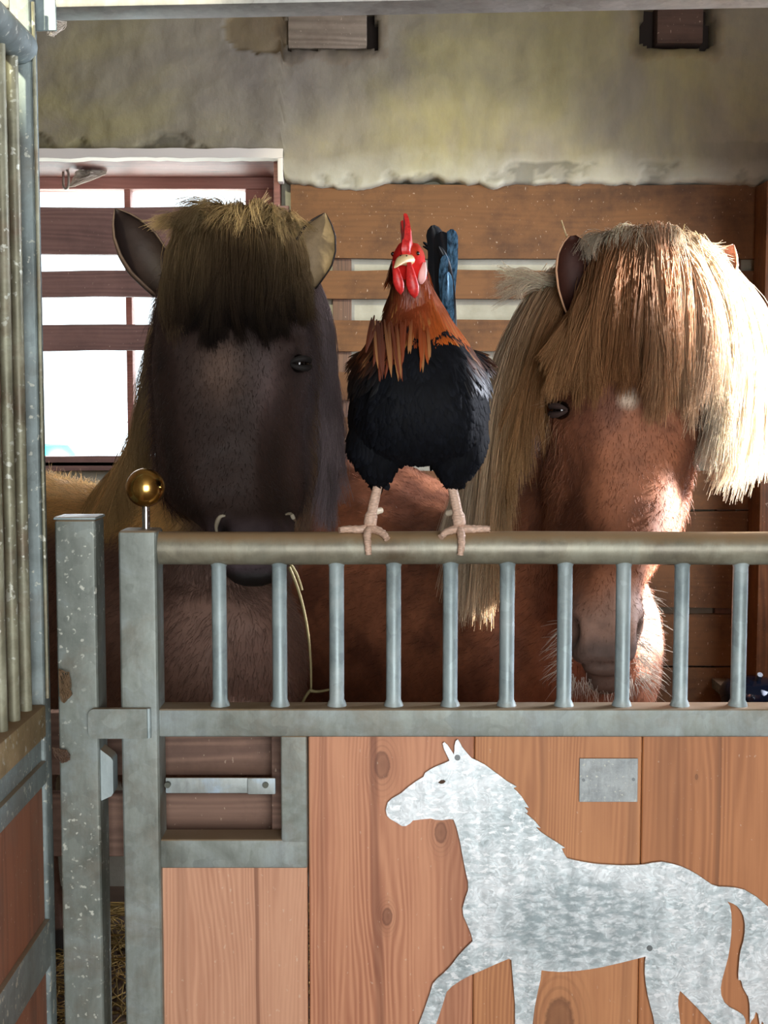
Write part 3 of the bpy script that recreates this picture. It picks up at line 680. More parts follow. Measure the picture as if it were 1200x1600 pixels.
def make_body(name, mb, root, colfn, sculpt, ears, mat, voxel=.0085, smooth=7):
    me = bpy.data.meshes.new(name+'_tmp'); me.from_pydata([tuple(v) for v in mb.v], [], mb.f)
    o = bpy.data.objects.new(name+'_tmp', me); COL.objects.link(o)
    bm = bmesh.new(); bm.from_mesh(me); bmesh.ops.recalc_face_normals(bm, faces=bm.faces[:]); bm.to_mesh(me); bm.free()
    r = o.modifiers.new('r', 'REMESH'); r.mode = 'VOXEL'; r.voxel_size = voxel; r.adaptivity = 0
    sm = o.modifiers.new('s', 'SMOOTH'); sm.factor = .6; sm.iterations = smooth
    dg = bpy.context.evaluated_depsgraph_get(); e = o.evaluated_get(dg); m2 = bpy.data.meshes.new_from_object(e)
    bpy.data.objects.remove(o); bpy.data.meshes.remove(me)
    n = len(m2.vertices); co = np.empty(n*3, np.float32); m2.vertices.foreach_get('co', co); co = co.reshape(-1, 3).astype(float)
    no = np.empty(n*3, np.float32); m2.vertices.foreach_get('normal', no); no = no.reshape(-1, 3).astype(float)
    co = sculpt(co, no)
    cols = colfn(co)
    fc = [tuple(p.vertices) for p in m2.polygons]
    bpy.data.meshes.remove(m2)
    em = MB()
    for e_ in ears: ear_mesh(em, *e_)
    off = np.array(root.location)
    allv = np.vstack([co, np.array([tuple(v) for v in em.v]).reshape(-1, 3)]) - off
    fcs = fc + [tuple(i+n for i in f) for f in em.f]
    me = bpy.data.meshes.new(name); me.from_pydata(allv.tolist(), [], fcs)
    me.polygons.foreach_set('use_smooth', np.ones(len(fcs), bool))
    at = me.color_attributes.new('Col', 'FLOAT_COLOR', 'POINT')
    ac = np.vstack([cols, np.array(em.c).reshape(-1, 3)]); at.data.foreach_set('color', np.hstack([ac, np.ones((len(ac), 1))]).astype(np.float32).ravel())
    me.materials.append(mat); o = bpy.data.objects.new(name, me); COL.objects.link(o); o.parent = root
    return o, co, no, fc, cols
def sample_surface(co, no, fc, cols, density, rng):
    F = np.array([f if len(f) == 4 else (f[0], f[1], f[2], f[2]) for f in fc])
    a, b_, c_, d_ = (co[F[:, i]] for i in range(4))
    ar = .5*np.linalg.norm(np.cross(c_-a, d_-b_), axis=1)
    cen = (a+b_+c_+d_)/4; dens = density(cen)*ar; tot = dens.sum(); N = int(tot)
    idx = rng.choice(len(F), N, p=dens/tot); u = rng.rand(N, 1); v = rng.rand(N, 1)
    A, B, C_, D = F[idx].T
    f = lambda X: (X[A]*(1-u)+X[B]*u)*(1-v)+(X[D]*(1-u)+X[C_]*u)*v
    nn = f(no); nn /= np.linalg.norm(nn, axis=1, keepdims=True)+1e-9
    return f(co), nn, f(cols)
def coat(name, root, surf, density, length, flow, rng, rad=.0005, lift=.45, label=None, tipmul=1.15, mat=None, jit=.25):
    p, n, c = sample_surface(*surf, density, rng); N = len(p)
    d = flow(p, n); d = d - n*(d*n).sum(1, keepdims=True); d /= np.linalg.norm(d, axis=1, keepdims=True)+1e-6
    d = d + rng.normal(0, jit, (N, 3)); L = length(p)*rng.uniform(.6, 1.3, N); L = L[:, None]
    p0 = p - n*.002
    P = np.stack([p0, p0+n*L*lift*.6+d*L*.2, p0+n*L*lift*.8+d*L*.6, p0+n*L*lift*.55+d*L], 1)
    c = np.clip(c*rng.uniform(.7, 1.3, (N, 1)), 0, 1)
    return strands_mesh(name, P, 3, rad*rng.uniform(.7, 1.3, N), np.stack([c*.9, np.clip(c*tipmul, 0, 1)], 1), mat or M_coat, root, taper=.15)
def hairgroup(guides, N, rng, K=60, thick=.02, spread=(.012, .010, .008, .010), clump=(.004, .010, .014, .018), lenvar=.18, root_c=None, tip_c=None, cv=.22, pix=True):
    """guides: list of 4 (px,py,Y) control points; hair between neighbouring guides, gathered in locks"""
    G = np.array([[tuple(W(*p)) if pix else p for p in g] for g in guides])
    uk = np.sort(rng.uniform(0, len(G)-1, K)); ki = rng.randint(0, K, N)
    u = uk[ki] + rng.normal(0, .30*(len(G)-1)/K*2.0, N); u = np.clip(u, 0, len(G)-1.001); i = u.astype(int); f = (u-i)[:, None, None]
    P = G[i]*(1-f) + G[i+1]*f
    ck = rng.normal(0, 1, (K, 4, 3)); P = P + ck[ki]*np.array(clump)[None, :, None]
    P = P + rng.normal(0, 1, (N, 4, 3))*np.array(spread)[None, :, None]*.6
    P[:, :, 1] += (rng.uniform(-.5, 1, N)*thick)[:, None]
    # varied length: move the tip back along the hair
    s_ = (np.abs(rng.normal(0, lenvar, N)) + (np.abs(rng.normal(0, lenvar*.6, K)))[ki])[:, None]; s_ = np.clip(s_, 0, .7)
    P[:, 3] = P[:, 3]*(1-s_) + P[:, 2]*s_
    P[:, 2] = P[:, 2]*(1-s_*.5) + P[:, 1]*s_*.5
    kv = 1+rng.normal(0, cv*.7, K)[ki]; var = (kv*(1+rng.normal(0, cv*.5, N)))[:, None]
    uu = (u/(len(G)-1))
    rc = np.array([root_c(x) if callable(root_c) else root_c for x in uu]); tc = np.array([tip_c(x) if callable(tip_c) else tip_c for x in uu])
    return P, np.clip(np.stack([rc*var, tc*var], 1), 0, 1)
def legs(mb, spots):
    for (x, y, hind, dx, dy, ztop) in spots:
        d = Vector((dx, dy, 0)).normalized()                # facing direction of the horse
        if hind: prof = [(-.02, ztop, .12, .17), (.03, .80, .09, .13), (.05, .66, .065, .09), (-.05, .50, .045, .055), (-.08, .44, .036, .045), (-.05, .30, .026, .032), (-.03, .16, .025, .030), (.0, .11, .034, .036), (.02, .06, .036, .044), (.03, .0, .052, .062)]
        else: prof = [(.0, ztop, .10, .13), (.0, .74, .07, .09), (.0, .58, .05, .06), (.01, .44, .038, .044), (.012, .39, .040, .044), (.0, .32, .028, .032), (.0, .17, .026, .030), (.01, .11, .034, .036), (.025, .06, .036, .044), (.035, .0, .052, .060)]
        path = [(x+d.x*p[0], y+d.y*p[0], p[1], p[2], p[3]) for p in prof]
        rings = []
        sd = Vector((-d.y, d.x, 0))
        for p in subdiv_path(path, 3):
            rings.append([Vector(p[:3]) + sd*math.cos(a)*p[3] + d*math.sin(a)*p[4] for a in [2*math.pi*k/16 for k in range(16)]])
        mb.loft(rings)
def sections(mb, secs, Ymid=.35):
    secs = subdiv_path(secs, 3); rings = []
    for (py, l, r, yf, yb, ty, tilt) in secs:
        ys = yf + (yb-yf)*.42; xl, xr = W(l, py, ys).x, W(r, py, ys).x
        rings.append(face_ring((xl+xr)/2, (xr-xl)/2, yf, yb, ZP(py, yf), ty, tilt))
    mb.loft(rings)
def proj(co):
    d = (co[:, 1]-CAM_Y); dz = co[:, 2]-CAM_Z
    fwd = d*math.cos(PITCH) - dz*math.sin(PITCH); up = d*math.sin(PITCH) + dz*math.cos(PITCH)
    return 600+FPX*co[:, 0]/fwd, 800-FPX*up/fwd
M_coat = hairmat('coat_hair', .5, .15, .3)
M_skin = attrmat('horse_hide', .62, .25, .18, 60, .35, .003)
M_mane = hairmat('mane_hair', .6, .40, .15)
M_eye = NT('horse_eye').fin('0c0807', .06, 0); 
def lerp3(a, b_, t): return tuple(x+(y-x)*t for x, y in zip(a, b_))
def stops(t, *st):
    for (a, ca), (b_, cb) in zip(st, st[1:]):
        if t <= b_: return lerp3(ca, cb, max(0, (t-a)/(b_-a)))
    return st[-1][1]
def smooth01(x): x = np.clip(x, 0, 1); return x*x*(3-2*x)
def mixc(c, col, k): return c*(1-k[:, None]) + np.array(col)[None]*k[:, None]

# ---------------------------------------------------------------- chestnut horse (right)
rng = np.random.RandomState(11)
HC = (.30, .80, 0)
ch = thing('chestnut_horse', HC, 'chestnut horse with a long blond forelock looking over the gate on the right', 'horse')
mb = MB()
sections(mb, [(372, 975, 1040, .42, .56, 0, .02), (388, 935, 1080, .365, .60, 0, .04), (420, 900, 1112, .325, .63, 0, .05), (480, 878, 1120, .285, .64, 0, .05), (540, 866, 1116, .262, .64, 0, .05),
              (600, 856, 1108, .25, .63, 0, .05), (650, 852, 1102, .242, .62, .25, .06), (700, 856, 1093, .23, .60, .6, .07), (760, 862, 1082, .212, .56, 1, .08), (825, 870, 1064, .188, .48, 1, .08),
              (875, 884, 1032, .168, .39, 1.2, .05), (920, 890, 1008, .148, .31, 1.5, .03), (960, 886, 1006, .132, .275, 1.9, .02), (1000, 886, 1003, .120, .262, 2, .01), (1030, 892, 992, .116, .255, 2, 0), (1050, 903, 976, .124, .24, 2, 0), (1058, 918, 962, .135, .22, 2, 0)])
jaw = W(945, 1062, .195); mb.sphere(jaw, .034, sc_=(1.0, 1.2, .75))
T = [(.40, .50, 1.02, .10, .12), (.40, .57, 1.01, .18, .24), (.36, .68, 1.0, .225, .29), (.27, .82, .99, .24, .30), (.15, .97, .985, .26, .315), (.0, 1.15, .995, .27, .385), (-.17, 1.32, 1.01, .27, .385), (-.30, 1.48, 1.02, .25, .34), (-.38, 1.60, 1.03, .17, .26), (-.41, 1.66, 1.04, .07, .12)]
mb.loft(oval(subdiv_path(T, 3)))
Nk = [(.44, .42, 1.55, .08, .11), (.435, .50, 1.46, .095, .15), (.405, .60, 1.34, .145, .19), (.36, .70, 1.20, .175, .23), (.33, .80, 1.08, .18, .24)]
mb.loft(oval(subdiv_path(Nk, 3), Vector((0, 1, .3))))
legs(mb, [(.50, .66, False, .6, -.8, .85), (.24, .52+.06, False, .6, -.8, .85), (-.16, 1.58, True, .6, -.8, .95), (-.42, 1.38, True, .6, -.8, .95)])
eyeL, eyeR = W(870, 641, .300), W(1080, 660, .292)
nosL, nosR = W(891, 984, .160), W(998, 984, .160)
def sculpt_ch(co, no):
    out = co.copy()
    def push(c, r, amt): out[:] = out + no*(gauss(co, c, r)*amt)[:, None]
    for e, s_ in ((eyeL, -1), (eyeR, 1)):
        push(e+Vector((s_*-.012, -.012, .030)), .018, .011)   # brow
        push(e, .015, -.010)
        push(e+Vector((s_*-.008, .0, -.030)), .014, .005)
        push(e+Vector((s_*-.03, -.01, .075)), .024, -.009)     # hollow above the eye
        q = e+Vector((s_*-.035, -.02, -.10)); push(q, .022, -.006)
        q = e+Vector((s_*-.018, -.03, -.14)); push(q, .03, .005)
    for q, s_ in ((nosL, -1), (nosR, 1)):
        push(q, .013, -.022); push(q+Vector((0, 0, -.008)), .011, -.012)
        push(q+Vector((s_*-.020, -.018, .012)), .012, .006); push(q+Vector((s_*.006, .014, .0)), .012, .007); push(q+Vector((0, 0, .030)), .010, .004)
    px, py = proj(co)
    m = np.exp(-((py-1040)/5.0)**2)*(co[:, 1] < .24)*(co[:, 2] > .9)*(np.abs(px-945) < 60); out = out - no*(m*.007)[:, None]
    fz = np.array([fbm(*p, 14, 3) for p in co]); out = out + no*(fz*.0022)[:, None]
    return out
CH1, CH2 = lin('8f5b41'), lin('6b4230')
def col_ch(co):
    px, py = proj(co); n = np.array([fbm(*p, 9, 3) for p in co])
    c = np.tile(np.array(CH1), (len(co), 1)); c = mixc(c, CH2, np.clip(.35+n*1.6, 0, 1))
    head = (co[:, 1] < .45) & (co[:, 2] > .95)
    k = smooth01((py-905)/70)*head; c = mixc(c, lin('8f7264'), k*.8)
    k = smooth01((py-985)/30)*head*(co[:, 1] < .28); c = mixc(c, lin('53443e'), k*.9)
    for q in (nosL, nosR): c = mixc(c, lin('1d1412'), np.clip(gauss(co, q, .015)*1.4, 0, 1))
    for e in (eyeL, eyeR): c = mixc(c, lin('241612'), np.clip(gauss(co, e, .014)*1.2, 0, 1))
    st = W(983, 622, .25); c = mixc(c, lin('cdb8a2'), np.clip(gauss(co, st, .014)*1.5-.3, 0, .85)*head)
    st = W(985, 940, .14); c = mixc(c, lin('b49a8c'), gauss(co, st, .022)*head*.6)
    # darker lower body
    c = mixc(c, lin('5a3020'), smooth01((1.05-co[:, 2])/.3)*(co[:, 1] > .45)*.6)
    hoof = smooth01((.075-co[:, 2])/.01); c = mixc(c, lin('3a332c'), hoof)
    return np.clip(c, 0, 1)
ear_in, ear_out, ear_rim = lin('3c2018'), lin('945a38'), lin('c79a78')  # inner colour of the left ear is dark brown to paint its shade
ROUND = ((0, .7), (.2, .88), (.4, 1.0), (.62, .99), (.8, .84), (.92, .58), (1, .22))
ears_c = [(W(912, 498, .345), W(895, 368, .335), .080, Vector((-.30, -1, .1)), ear_in, ear_out, ear_rim, 88, 0, ROUND),
          (W(1098, 470, .43), W(1146, 382, .41), .070, Vector((-.2, -1, .1)), lin('8a5a48'), ear_out, lin('d8b09a'), 100)]
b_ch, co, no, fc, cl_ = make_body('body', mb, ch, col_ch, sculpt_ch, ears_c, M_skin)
surf = (co, no, fc, cl_)
def lids(e, s_, parent, color, r=.0195, q=.88):
    # upper and lower eyelid as fleshy folds around the ball
    c0 = e+Vector((s_*-.0075, .004, 0)); out_ = Vector((s_*q, -math.sqrt(1-q*q), 0)); sd = Vector((-out_.y, out_.x, 0))
    for up_, nm_ in ((1, 'upper_eyelid'), (-1, 'lower_eyelid')):
        m_ = MB(); pts_ = []
        for k in range(13):
            a = math.radians(-88+176*k/12); op_ = .0085 if up_ > 0 else .0085
            pts_.append(c0 + sd*math.sin(a)*r*1.03 + out_*math.cos(a)*r*.88 + Vector((0, 0, up_*op_*math.cos(a)**.8 - .002*math.sin(a)*0)))
        m_.tube(pts_, [.0022+.0036*math.sin(math.pi*k/12) for k in range(13)], 10); m_.build(nm_, color, parent)
def dens_ch(p): 
    head = (p[:, 1] < .50) & (p[:, 2] > .95); vis = p[:, 2] > .75
    return np.where(head, 55000, np.where(vis, 14000, 2500)).astype(float)
def len_ch(p):
    px, py = proj(p); head = (p[:, 1] < .46) & (p[:, 2] > .95)
    L = np.where(head, .009, .016); L = np.where(head & (p[:, 1] > .33), .020, L); L = np.where(head & (py > 960), .005, L); return L
def flow_ch(p, n):
    head = ((p[:, 1] < .5) & (p[:, 2] > .95))[:, None]
    return np.where(head, np.array([[0, .25, -1.0]]), np.array([[-.5, .55, -.55]]))
coat('coat', ch, surf, dens_ch, len_ch, flow_ch, rng, .00055)
M_lidc = plain('eyelid_brown', '2c1a14', .85); M_lidd = plain('eyelid_black', '15100e', .8)
for nm, e, s_ in (('eye', eyeL, -1), ('eye', eyeR, 1)):
    eo = MB().sphere(e+Vector((s_*-.0075, .004, 0)), .0185, 24, 16, (.9, 1, .92)).build(nm, M_eye, ch); lids(e, s_, ch, M_lidc)
# hair
CR, CM, CT = lin('b58a62'), lin('dcc4a4'), lin('eadcc6')
fore = [[(922,465,.36),(893,500,.28),(866,545,.235),(850,592,.25)], [(932,430,.35),(912,470,.26),(893,540,.215),(884,618,.23)], [(955,385,.34),(940,430,.235),(918,540,.20),(915,632,.22)], [(985,370,.34),(965,430,.225),(952,540,.19),(948,622,.21)],
        [(1005,366,.34),(1000,430,.225),(997,535,.19),(1000,612,.205)], [(1025,367,.34),(1040,430,.23),(1034,545,.19),(1034,655,.205)], [(1045,372,.35),(1080,440,.245),(1072,550,.20),(1060,672,.215)], [(1062,380,.36),(1110,450,.27),(1104,560,.225),(1092,655,.235)], [(1075,392,.37),(1130,460,.29),(1122,570,.245),(1108,665,.25)]]
P1, C1 = hairgroup(fore, 9000, rng, 110, .030, lenvar=.30, root_c=lambda u: stops(u, (0, lin('a67c5a')), (.4, lin('a67a58')), (.7, lin('c7a488')), (1, CT)), tip_c=lambda u: stops(u, (0, lin('b88e62')), (.45, lin('95643f')), (.75, lin('c49c76')), (1, CT)))  # forelock pales to the right, sun white-out put into its colour
right = [[(1045,374,.37),(1118,420,.27),(1140,560,.24),(1112,705,.26)], [(1065,380,.38),(1150,440,.29),(1160,600,.26),(1105,745,.27)], [(1085,388,.40),(1175,455,.32),(1185,620,.29),(1135,765,.29)], [(1100,398,.43),(1190,470,.36),(1205,620,.33),(1165,770,.32)], [(1112,410,.47),(1192,480,.42),(1212,580,.40),(1188,730,.38)]]
P2, C2 = hairgroup(right, 7500, rng, 80, .05, root_c=CM, tip_c=CT, lenvar=.26)
wis = [[(1095,400,.46),(1170,430,.44),(1215,520,.44),(1205,660,.44)], [(1110,420,.48),(1185,450,.46),(1235,560,.46),(1228,690,.46)]]
P2b, C2b = hairgroup(wis, 700, rng, 22, .03, root_c=CM, tip_c=CT)
left = [[(905,440,.46),(872,490,.40),(838,555,.345),(828,660,.36)], [(895,430,.48),(845,465,.42),(800,580,.385),(805,800,.385)], [(885,425,.52),(820,470,.46),(770,620,.43),(775,930,.42)], [(872,430,.57),(800,485,.52),(748,640,.48),(752,985,.46)], [(860,440,.63),(790,510,.58),(738,660,.55),(722,960,.50)], [(850,455,.70),(785,540,.66),(735,700,.62),(700,880,.58)]]
P3, C3 = hairgroup(left, 11000, rng, 130, .05, root_c=lambda u: stops(u, (0, CR), (1, CT)), tip_c=lambda u: stops(u, (0, lin('9a6c44')), (.2, lin('bd9566')), (.5, lin('dcc09a')), (1, CT)), lenvar=.14, spread=(.012, .012, .012, .012))
fly = [[(885,440,.45),(850,440,.43),(810,440,.43),(780,470,.43)], [(880,450,.46),(830,430,.44),(800,420,.44),(785,432,.44)]]
P4, C4 = hairgroup(fly, 260, rng, 14, .03, root_c=CT, tip_c=CT)
top = [[(940,392,.40),(930,372,.37),(915,378,.34),(905,400,.32)], [(1000,380,.42),(995,352,.38),(975,360,.33),(965,385,.30)], [(1030,380,.42),(1045,350,.38),(1060,362,.33),(1075,392,.30)], [(1075,395,.42),(1095,370,.40),(1110,385,.36),(1125,410,.33)]]
P5, C5 = hairgroup(top, 2200, rng, 40, .05, root_c=CM, tip_c=CT)
strands_mesh('forelock', np.concatenate([P1, P2, P2b, P5]), 9, .00085, np.concatenate([C1, C2, C2b, C5]), M_mane, ch)
strands_mesh('mane', np.concatenate([P3, P4]), 9, .00085, np.concatenate([C3, C4]), M_mane, ch)
# whiskers and eyelashes
def whisk(cen_list, N, L, rng, down=.6, out=.8, col='e8e4dc', rad=.00045):
    P = []; 
    for i in range(N):
        c, d = cen_list[rng.randint(len(cen_list))]; c = Vector(c)+Vector(rng.normal(0, .006, 3)); d = (Vector(d)+Vector(rng.normal(0, .3, 3))).normalized()
        l = L*rng.uniform(.5, 1.2); g = Vector((0, 0, -down*l*.4)); P.append([c, c+d*l*.33, c+d*l*.66+g*.4, c+d*l+g])
    return np.array([[tuple(q) for q in p] for p in P])
WL = [(W(887, y, .19), (-1, -.3, -.3)) for y in (975, 1000, 1025, 1045)]
WR = [(W(1003, y, .19), (1, -.3, -.2)) for y in (930, 960, 990, 1010, 1030, 1050)] + [(W(1000, y, .17), (.9, -.5, -.5)) for y in (1000, 1030, 1060)]
WD = [(W(x, 1062, .18), (0, -.25, -1)) for x in range(900, 985, 12)]
Pw = np.concatenate([whisk(WL, 60, .045, rng), whisk(WR, 170, .045, rng), whisk(WD, 150, .03, rng)])
strands_mesh('whiskers', Pw, 4, .00055, np.tile(np.array(lin('ddd6cb')), (len(Pw), 1)), M_mane, ch)
Pe = whisk([(W(853, 655, .285), (-.5, -.6, -.9)), (W(862, 668, .28), (-.4, -.6, -1))], 10, .045, rng); Pe2 = whisk([(W(855, 628, .285), (-1, -.5, .1)), (W(1090, 650, .28), (.7, -.6, -.2))], 24, .016, rng)
ex_ = [np.array([q for q in np.concatenate([Pe, Pe2]) if (q[0][0] < .42) == f]) for f in (True, False)]
for q in ex_: strands_mesh('eyelashes', q, 4, .0004, np.tile(np.array(lin('b89878')), (len(q), 1)), M_mane, ch)
tl = [[(-.36+dx, 1.62, 1.22), (-.44+dx, 1.74, 1.15), (-.44+dx, 1.76, .80), (-.43+dx*1.6, 1.74, .30)] for dx in (-.03, 0, .03)]
Pt, Ct = hairgroup(tl, 1500, rng, 30, .03, root_c=CR, tip_c=CT, pix=False); strands_mesh('tail', Pt, 8, .0012, Ct, M_mane, ch)

# ---------------------------------------------------------------- dark bay horse (left)
rng = np.random.RandomState(23)
dk = thing('dark_brown_horse', (-.45, .85, 0), 'dark brown horse with nearly black forelock looking over the gate on the left', 'horse')
mb = MB()
sections(mb, [(340, 335, 405, .44, .56, 0, .02), (352, 305, 432, .39, .60, 0, .04), (385, 272, 462, .345, .63, 0, .05), (440, 250, 478, .305, .64, 0, .05), (500, 243, 486, .285, .64, 0, .05),
              (550, 239, 489, .272, .63, 0, .05), (590, 235, 486, .264, .62, .2, .06), (640, 234, 480, .25, .60, .6, .07), (700, 238, 477, .232, .57, 1, .08), (750, 250, 470, .215, .52, 1, .08), (785, 275, 463, .20, .45, 1.1, .05),
              (815, 305, 460, .182, .38, 1.4, .03), (845, 326, 461, .165, .33, 1.8, .01), (872, 334, 460, .155, .31, 2, 0), (893, 342, 452, .155, .30, 2, 0), (908, 356, 438, .162, .285, 2, 0), (918, 372, 420, .175, .27, 2, 0)])
T = [(-.27, .42, 1.00, .08, .10), (-.30, .49, 1.0, .16, .20), (-.36, .60, .99, .20, .27), (-.47, .75, .99, .24, .30), (-.62, .92, .985, .26, .33), (-.78, 1.10, 1.0, .27, .33), (-.94, 1.28, 1.02, .26, .33), (-1.06, 1.42, 1.04, .23, .30), (-1.13, 1.50, 1.05, .13, .2), (-1.16, 1.54, 1.06, .06, .1)]
mb.loft(oval(subdiv_path(T, 3)))
Nk = [(-.245, .42, 1.60, .07, .11), (-.25, .52, 1.52, .105, .15), (-.27, .60, 1.40, .135, .19), (-.33, .66, 1.27, .165, .22), (-.42, .74, 1.14, .19, .24), (-.50, .82, 1.04, .18, .22)]
mb.loft(oval(subdiv_path(Nk, 3), Vector((0, 1, .3))))
legs(mb, [(-.22, .60, False, .6, -.75, .85), (-.46, .56, False, .6, -.75, .85), (-.92, 1.50, True, .6, -.75, .95), (-1.14, 1.30, True, .6, -.75, .95)])
deL, deR = W(264, 570, .325), W(474, 568, .322)
dnL, dnR = W(343, 832, .190), W(455, 832, .190)
def sculpt_dk(co, no):
    out = co.copy()
    def push(c, r, amt): out[:] = out + no*(gauss(co, c, r)*amt)[:, None]
    for e, s_ in ((deL, -1), (deR, 1)):
        push(e+Vector((s_*-.012, -.012, .030)), .018, .012); push(e, .015, -.009); push(e+Vector((s_*-.008, 0, -.03)), .014, .005)
        push(e+Vector((s_*-.03, -.01, .075)), .024, -.010); push(e+Vector((s_*-.035, -.03, -.10)), .022, -.007); push(e+Vector((s_*-.015, -.04, -.13)), .03, .005)
    for q, s_ in ((dnL, -1), (dnR, 1)):
        push(q, .014, -.022); push(q+Vector((s_*-.022, -.018, .010)), .012, .006); push(q+Vector((s_*.006, .016, .004)), .012, .008); push(q+Vector((0, 0, .032)), .010, .005)
    px, py = proj(co)
    m = np.exp(-((py-893)/4.0)**2)*(co[:, 1] < .27)*(co[:, 2] > 1.1); out = out - no*(m*.006)[:, None]
    fz = np.array([fbm(*p, 14, 3) for p in co]); return out + no*(fz*.0022)[:, None]
def col_dk(co):
    px, py = proj(co); n = np.array([fbm(*p, 8, 3) for p in co])
    c = np.tile(np.array(lin('8d7158')), (len(co), 1)); c = mixc(c, lin('6e5544'), np.clip(.4+n, 0, 1))
    # golden dun shoulder and back
    c = mixc(c, lin('d6ac6a'), smooth01((-.34-co[:, 0])/.10)*smooth01((co[:, 2]-1.21)/.06)*(co[:, 1] > .45))
    c = mixc(c, lin('745a50'), smooth01((1.28-co[:, 2])/.08)*.9)
    head = smooth01((.50-co[:, 1])/.10)*np.where(co[:, 1] > .34, smooth01((co[:, 2]-1.14)/.16), smooth01((co[:, 2]-1.12)/.04))
    c = mixc(c, lin('3a2a25'), head*.97)
    fr = smooth01((.36-co[:, 1])/.08)*(co[:, 2] > 1.12); c = mixc(c, lin('231814'), fr*.85)
    k = np.exp(-((px-345)/34)**2-((py-575)/48)**2)*head; c = mixc(c, lin('5f4a3e'), k*.7)  # forehead highlight and the cheek sheens below, painted into the coat colour
    k = np.exp(-((px-500)/30)**2-((py-620)/120)**2)*head; c = mixc(c, lin('6f6468'), k*.8)
    k = np.exp(-((px-420)/22)**2-((py-600)/60)**2)*head; c = mixc(c, lin('5a4a48'), k*.6)
    k = smooth01((py-800)/40)*head; c = mixc(c, lin('50454a'), k*.8)
    k = smooth01((py-885)/14)*head; c = mixc(c, lin('14100f'), k)
    for q, s_ in ((dnL, -1), (dnR, 1)):
        c = mixc(c, lin('0e0b0b'), np.clip(gauss(co, q+Vector((s_*-.004, -.006, -.004)), .013)*1.7, 0, 1))
    for e in (deL, deR): c = mixc(c, lin('120c0b'), np.clip(gauss(co, e, .016)*1.2, 0, 1))
    hoof = smooth01((.075-co[:, 2])/.01); c = mixc(c, lin('2c2722'), hoof)
    return np.clip(c, 0, 1)
ears_d = [(W(258, 452, .40), W(180, 326, .36), .088, Vector((.30, -.95, .25)), lin('241a17'), lin('2a1e1a'), lin('54443a'), 95),
          (W(474, 445, .40), W(508, 333, .37), .084, Vector((.35, -1, .1)), lin('8f7c60'), lin('1f1613'), lin('1a1210'), 95)]
b_dk, co, no, fc, cl_ = make_body('body', mb, dk, col_dk, sculpt_dk, ears_d, M_skin)
surf = (co, no, fc, cl_)
from mathutils.bvhtree import BVHTree
def hit(tree, px, py):
    o_ = Vector((0, CAM_Y, CAM_Z)); d_ = (W(px, py, 1.0)-o_).normalized(); r_ = tree.ray_cast(o_, d_)[0]
    return r_ if r_ is not None else W(px, py, .2)
bv_dk = BVHTree.FromPolygons(co.tolist(), fc)
for pts_ in ([(339, 834), (338, 824), (340, 814), (345, 807), (352, 806)], [(446, 804), (454, 803), (459, 811), (461, 822), (462, 834)]):
    P_ = [tuple(hit(bv_dk, *q)+Vector((0, -.001, 0))) for q in pts_]; P_ = subdiv_path(P_, 4); n_ = len(P_)
    MB().tube(P_, [.0012+.0028*math.sin(math.pi*(i+.5)/n_) for i in range(n_)], 10).build('nostril_rim', plain('nostril_rim_skin', 'a39a86', .5), dk)
def dens_dk(p):
    head = (p[:, 1] < .52) & (p[:, 2] > 1.12); vis = p[:, 2] > .75
    return np.where(head, 50000, np.where(vis, 22000, 2500)).astype(float)
def len_dk(p):
    px, py = proj(p); head = (p[:, 1] < .44) & (p[:, 2] > 1.12)
    L = np.where(head, .009, .020); L = np.where((p[:, 1] > .40) & (p[:, 2] > 1.15), .034, L); L = np.where(head & (py > 800), .004, L); return L
def flow_dk(p, n):
    head = ((p[:, 1] < .5) & (p[:, 2] > 1.12))[:, None]
    return np.where(head, np.array([[0, .25, -1.0]]), np.array([[-.3, .3, -.9]]))
coat('coat', dk, surf, dens_dk, len_dk, flow_dk, rng, .0006)
for e, s_ in ((deL, -1), (deR, 1)): MB().sphere(e+Vector((s_*-.0075, .003, 0)), .0185, 24, 16, (.9, 1, .92)).build('eye', M_eye, dk); lids(e, s_, dk, M_lidd, q=.6)
BF, BK = lin('98805c'), lin('1a1311')
fo = [[(285,372,.40),(258,392,.33),(250,440,.305),(262,492,.30)], [(305,350,.40),(280,380,.30),(275,450,.27),(283,510,.275)], [(330,340,.40),(310,375,.28),(305,450,.255),(315,520,.265)], [(355,335,.40),(345,375,.27),(340,450,.245),(345,525,.258)], [(380,334,.40),(378,375,.265),(372,450,.242),(378,525,.258)],
      [(405,338,.40),(412,380,.27),(410,450,.245),(408,522,.258)], [(428,345,.40),(442,390,.285),(440,450,.265),(436,512,.27)], [(445,358,.41),(468,400,.32),(468,450,.295),(460,500,.29)], [(458,372,.42),(486,420,.36),(486,460,.34),(478,495,.32)]]
edge = lambda u: abs(u-.5)*2
P1, C1 = hairgroup(fo, 9000, rng, 100, .035, root_c=lambda u: lerp3(lin('6a5640'), BF, min(1, edge(u)*1.1)), tip_c=lambda u: stops(edge(u), (0, BK), (.55, BK), (.8, lin('4a3a2c')), (1, lin('7d6a4e'))), lenvar=.10)
tp = [[(300,365,.44),(285,340,.40),(262,342,.37),(245,358,.35)], [(340,350,.45),(330,322,.40),(305,328,.36),(285,345,.33)], [(375,345,.45),(375,318,.40),(360,325,.33),(350,350,.30)], [(410,348,.45),(425,318,.40),(430,330,.34),(435,355,.31)], [(440,362,.45),(465,345,.41),(480,365,.37),(488,390,.36)]]
P2, C2 = hairgroup(tp, 3200, rng, 50, .06, root_c=BF, tip_c=lin('b8a078'))
tf = [[(395,350,.42),(400,330,.41),(412,318,.40),(418,300,.40)], [(405,350,.42),(415,335,.41),(432,330,.40),(445,352,.40)]]
P2b, C2b = hairgroup(tf, 60, rng, 8, .02, root_c=BF, tip_c=lin('c8b088'))
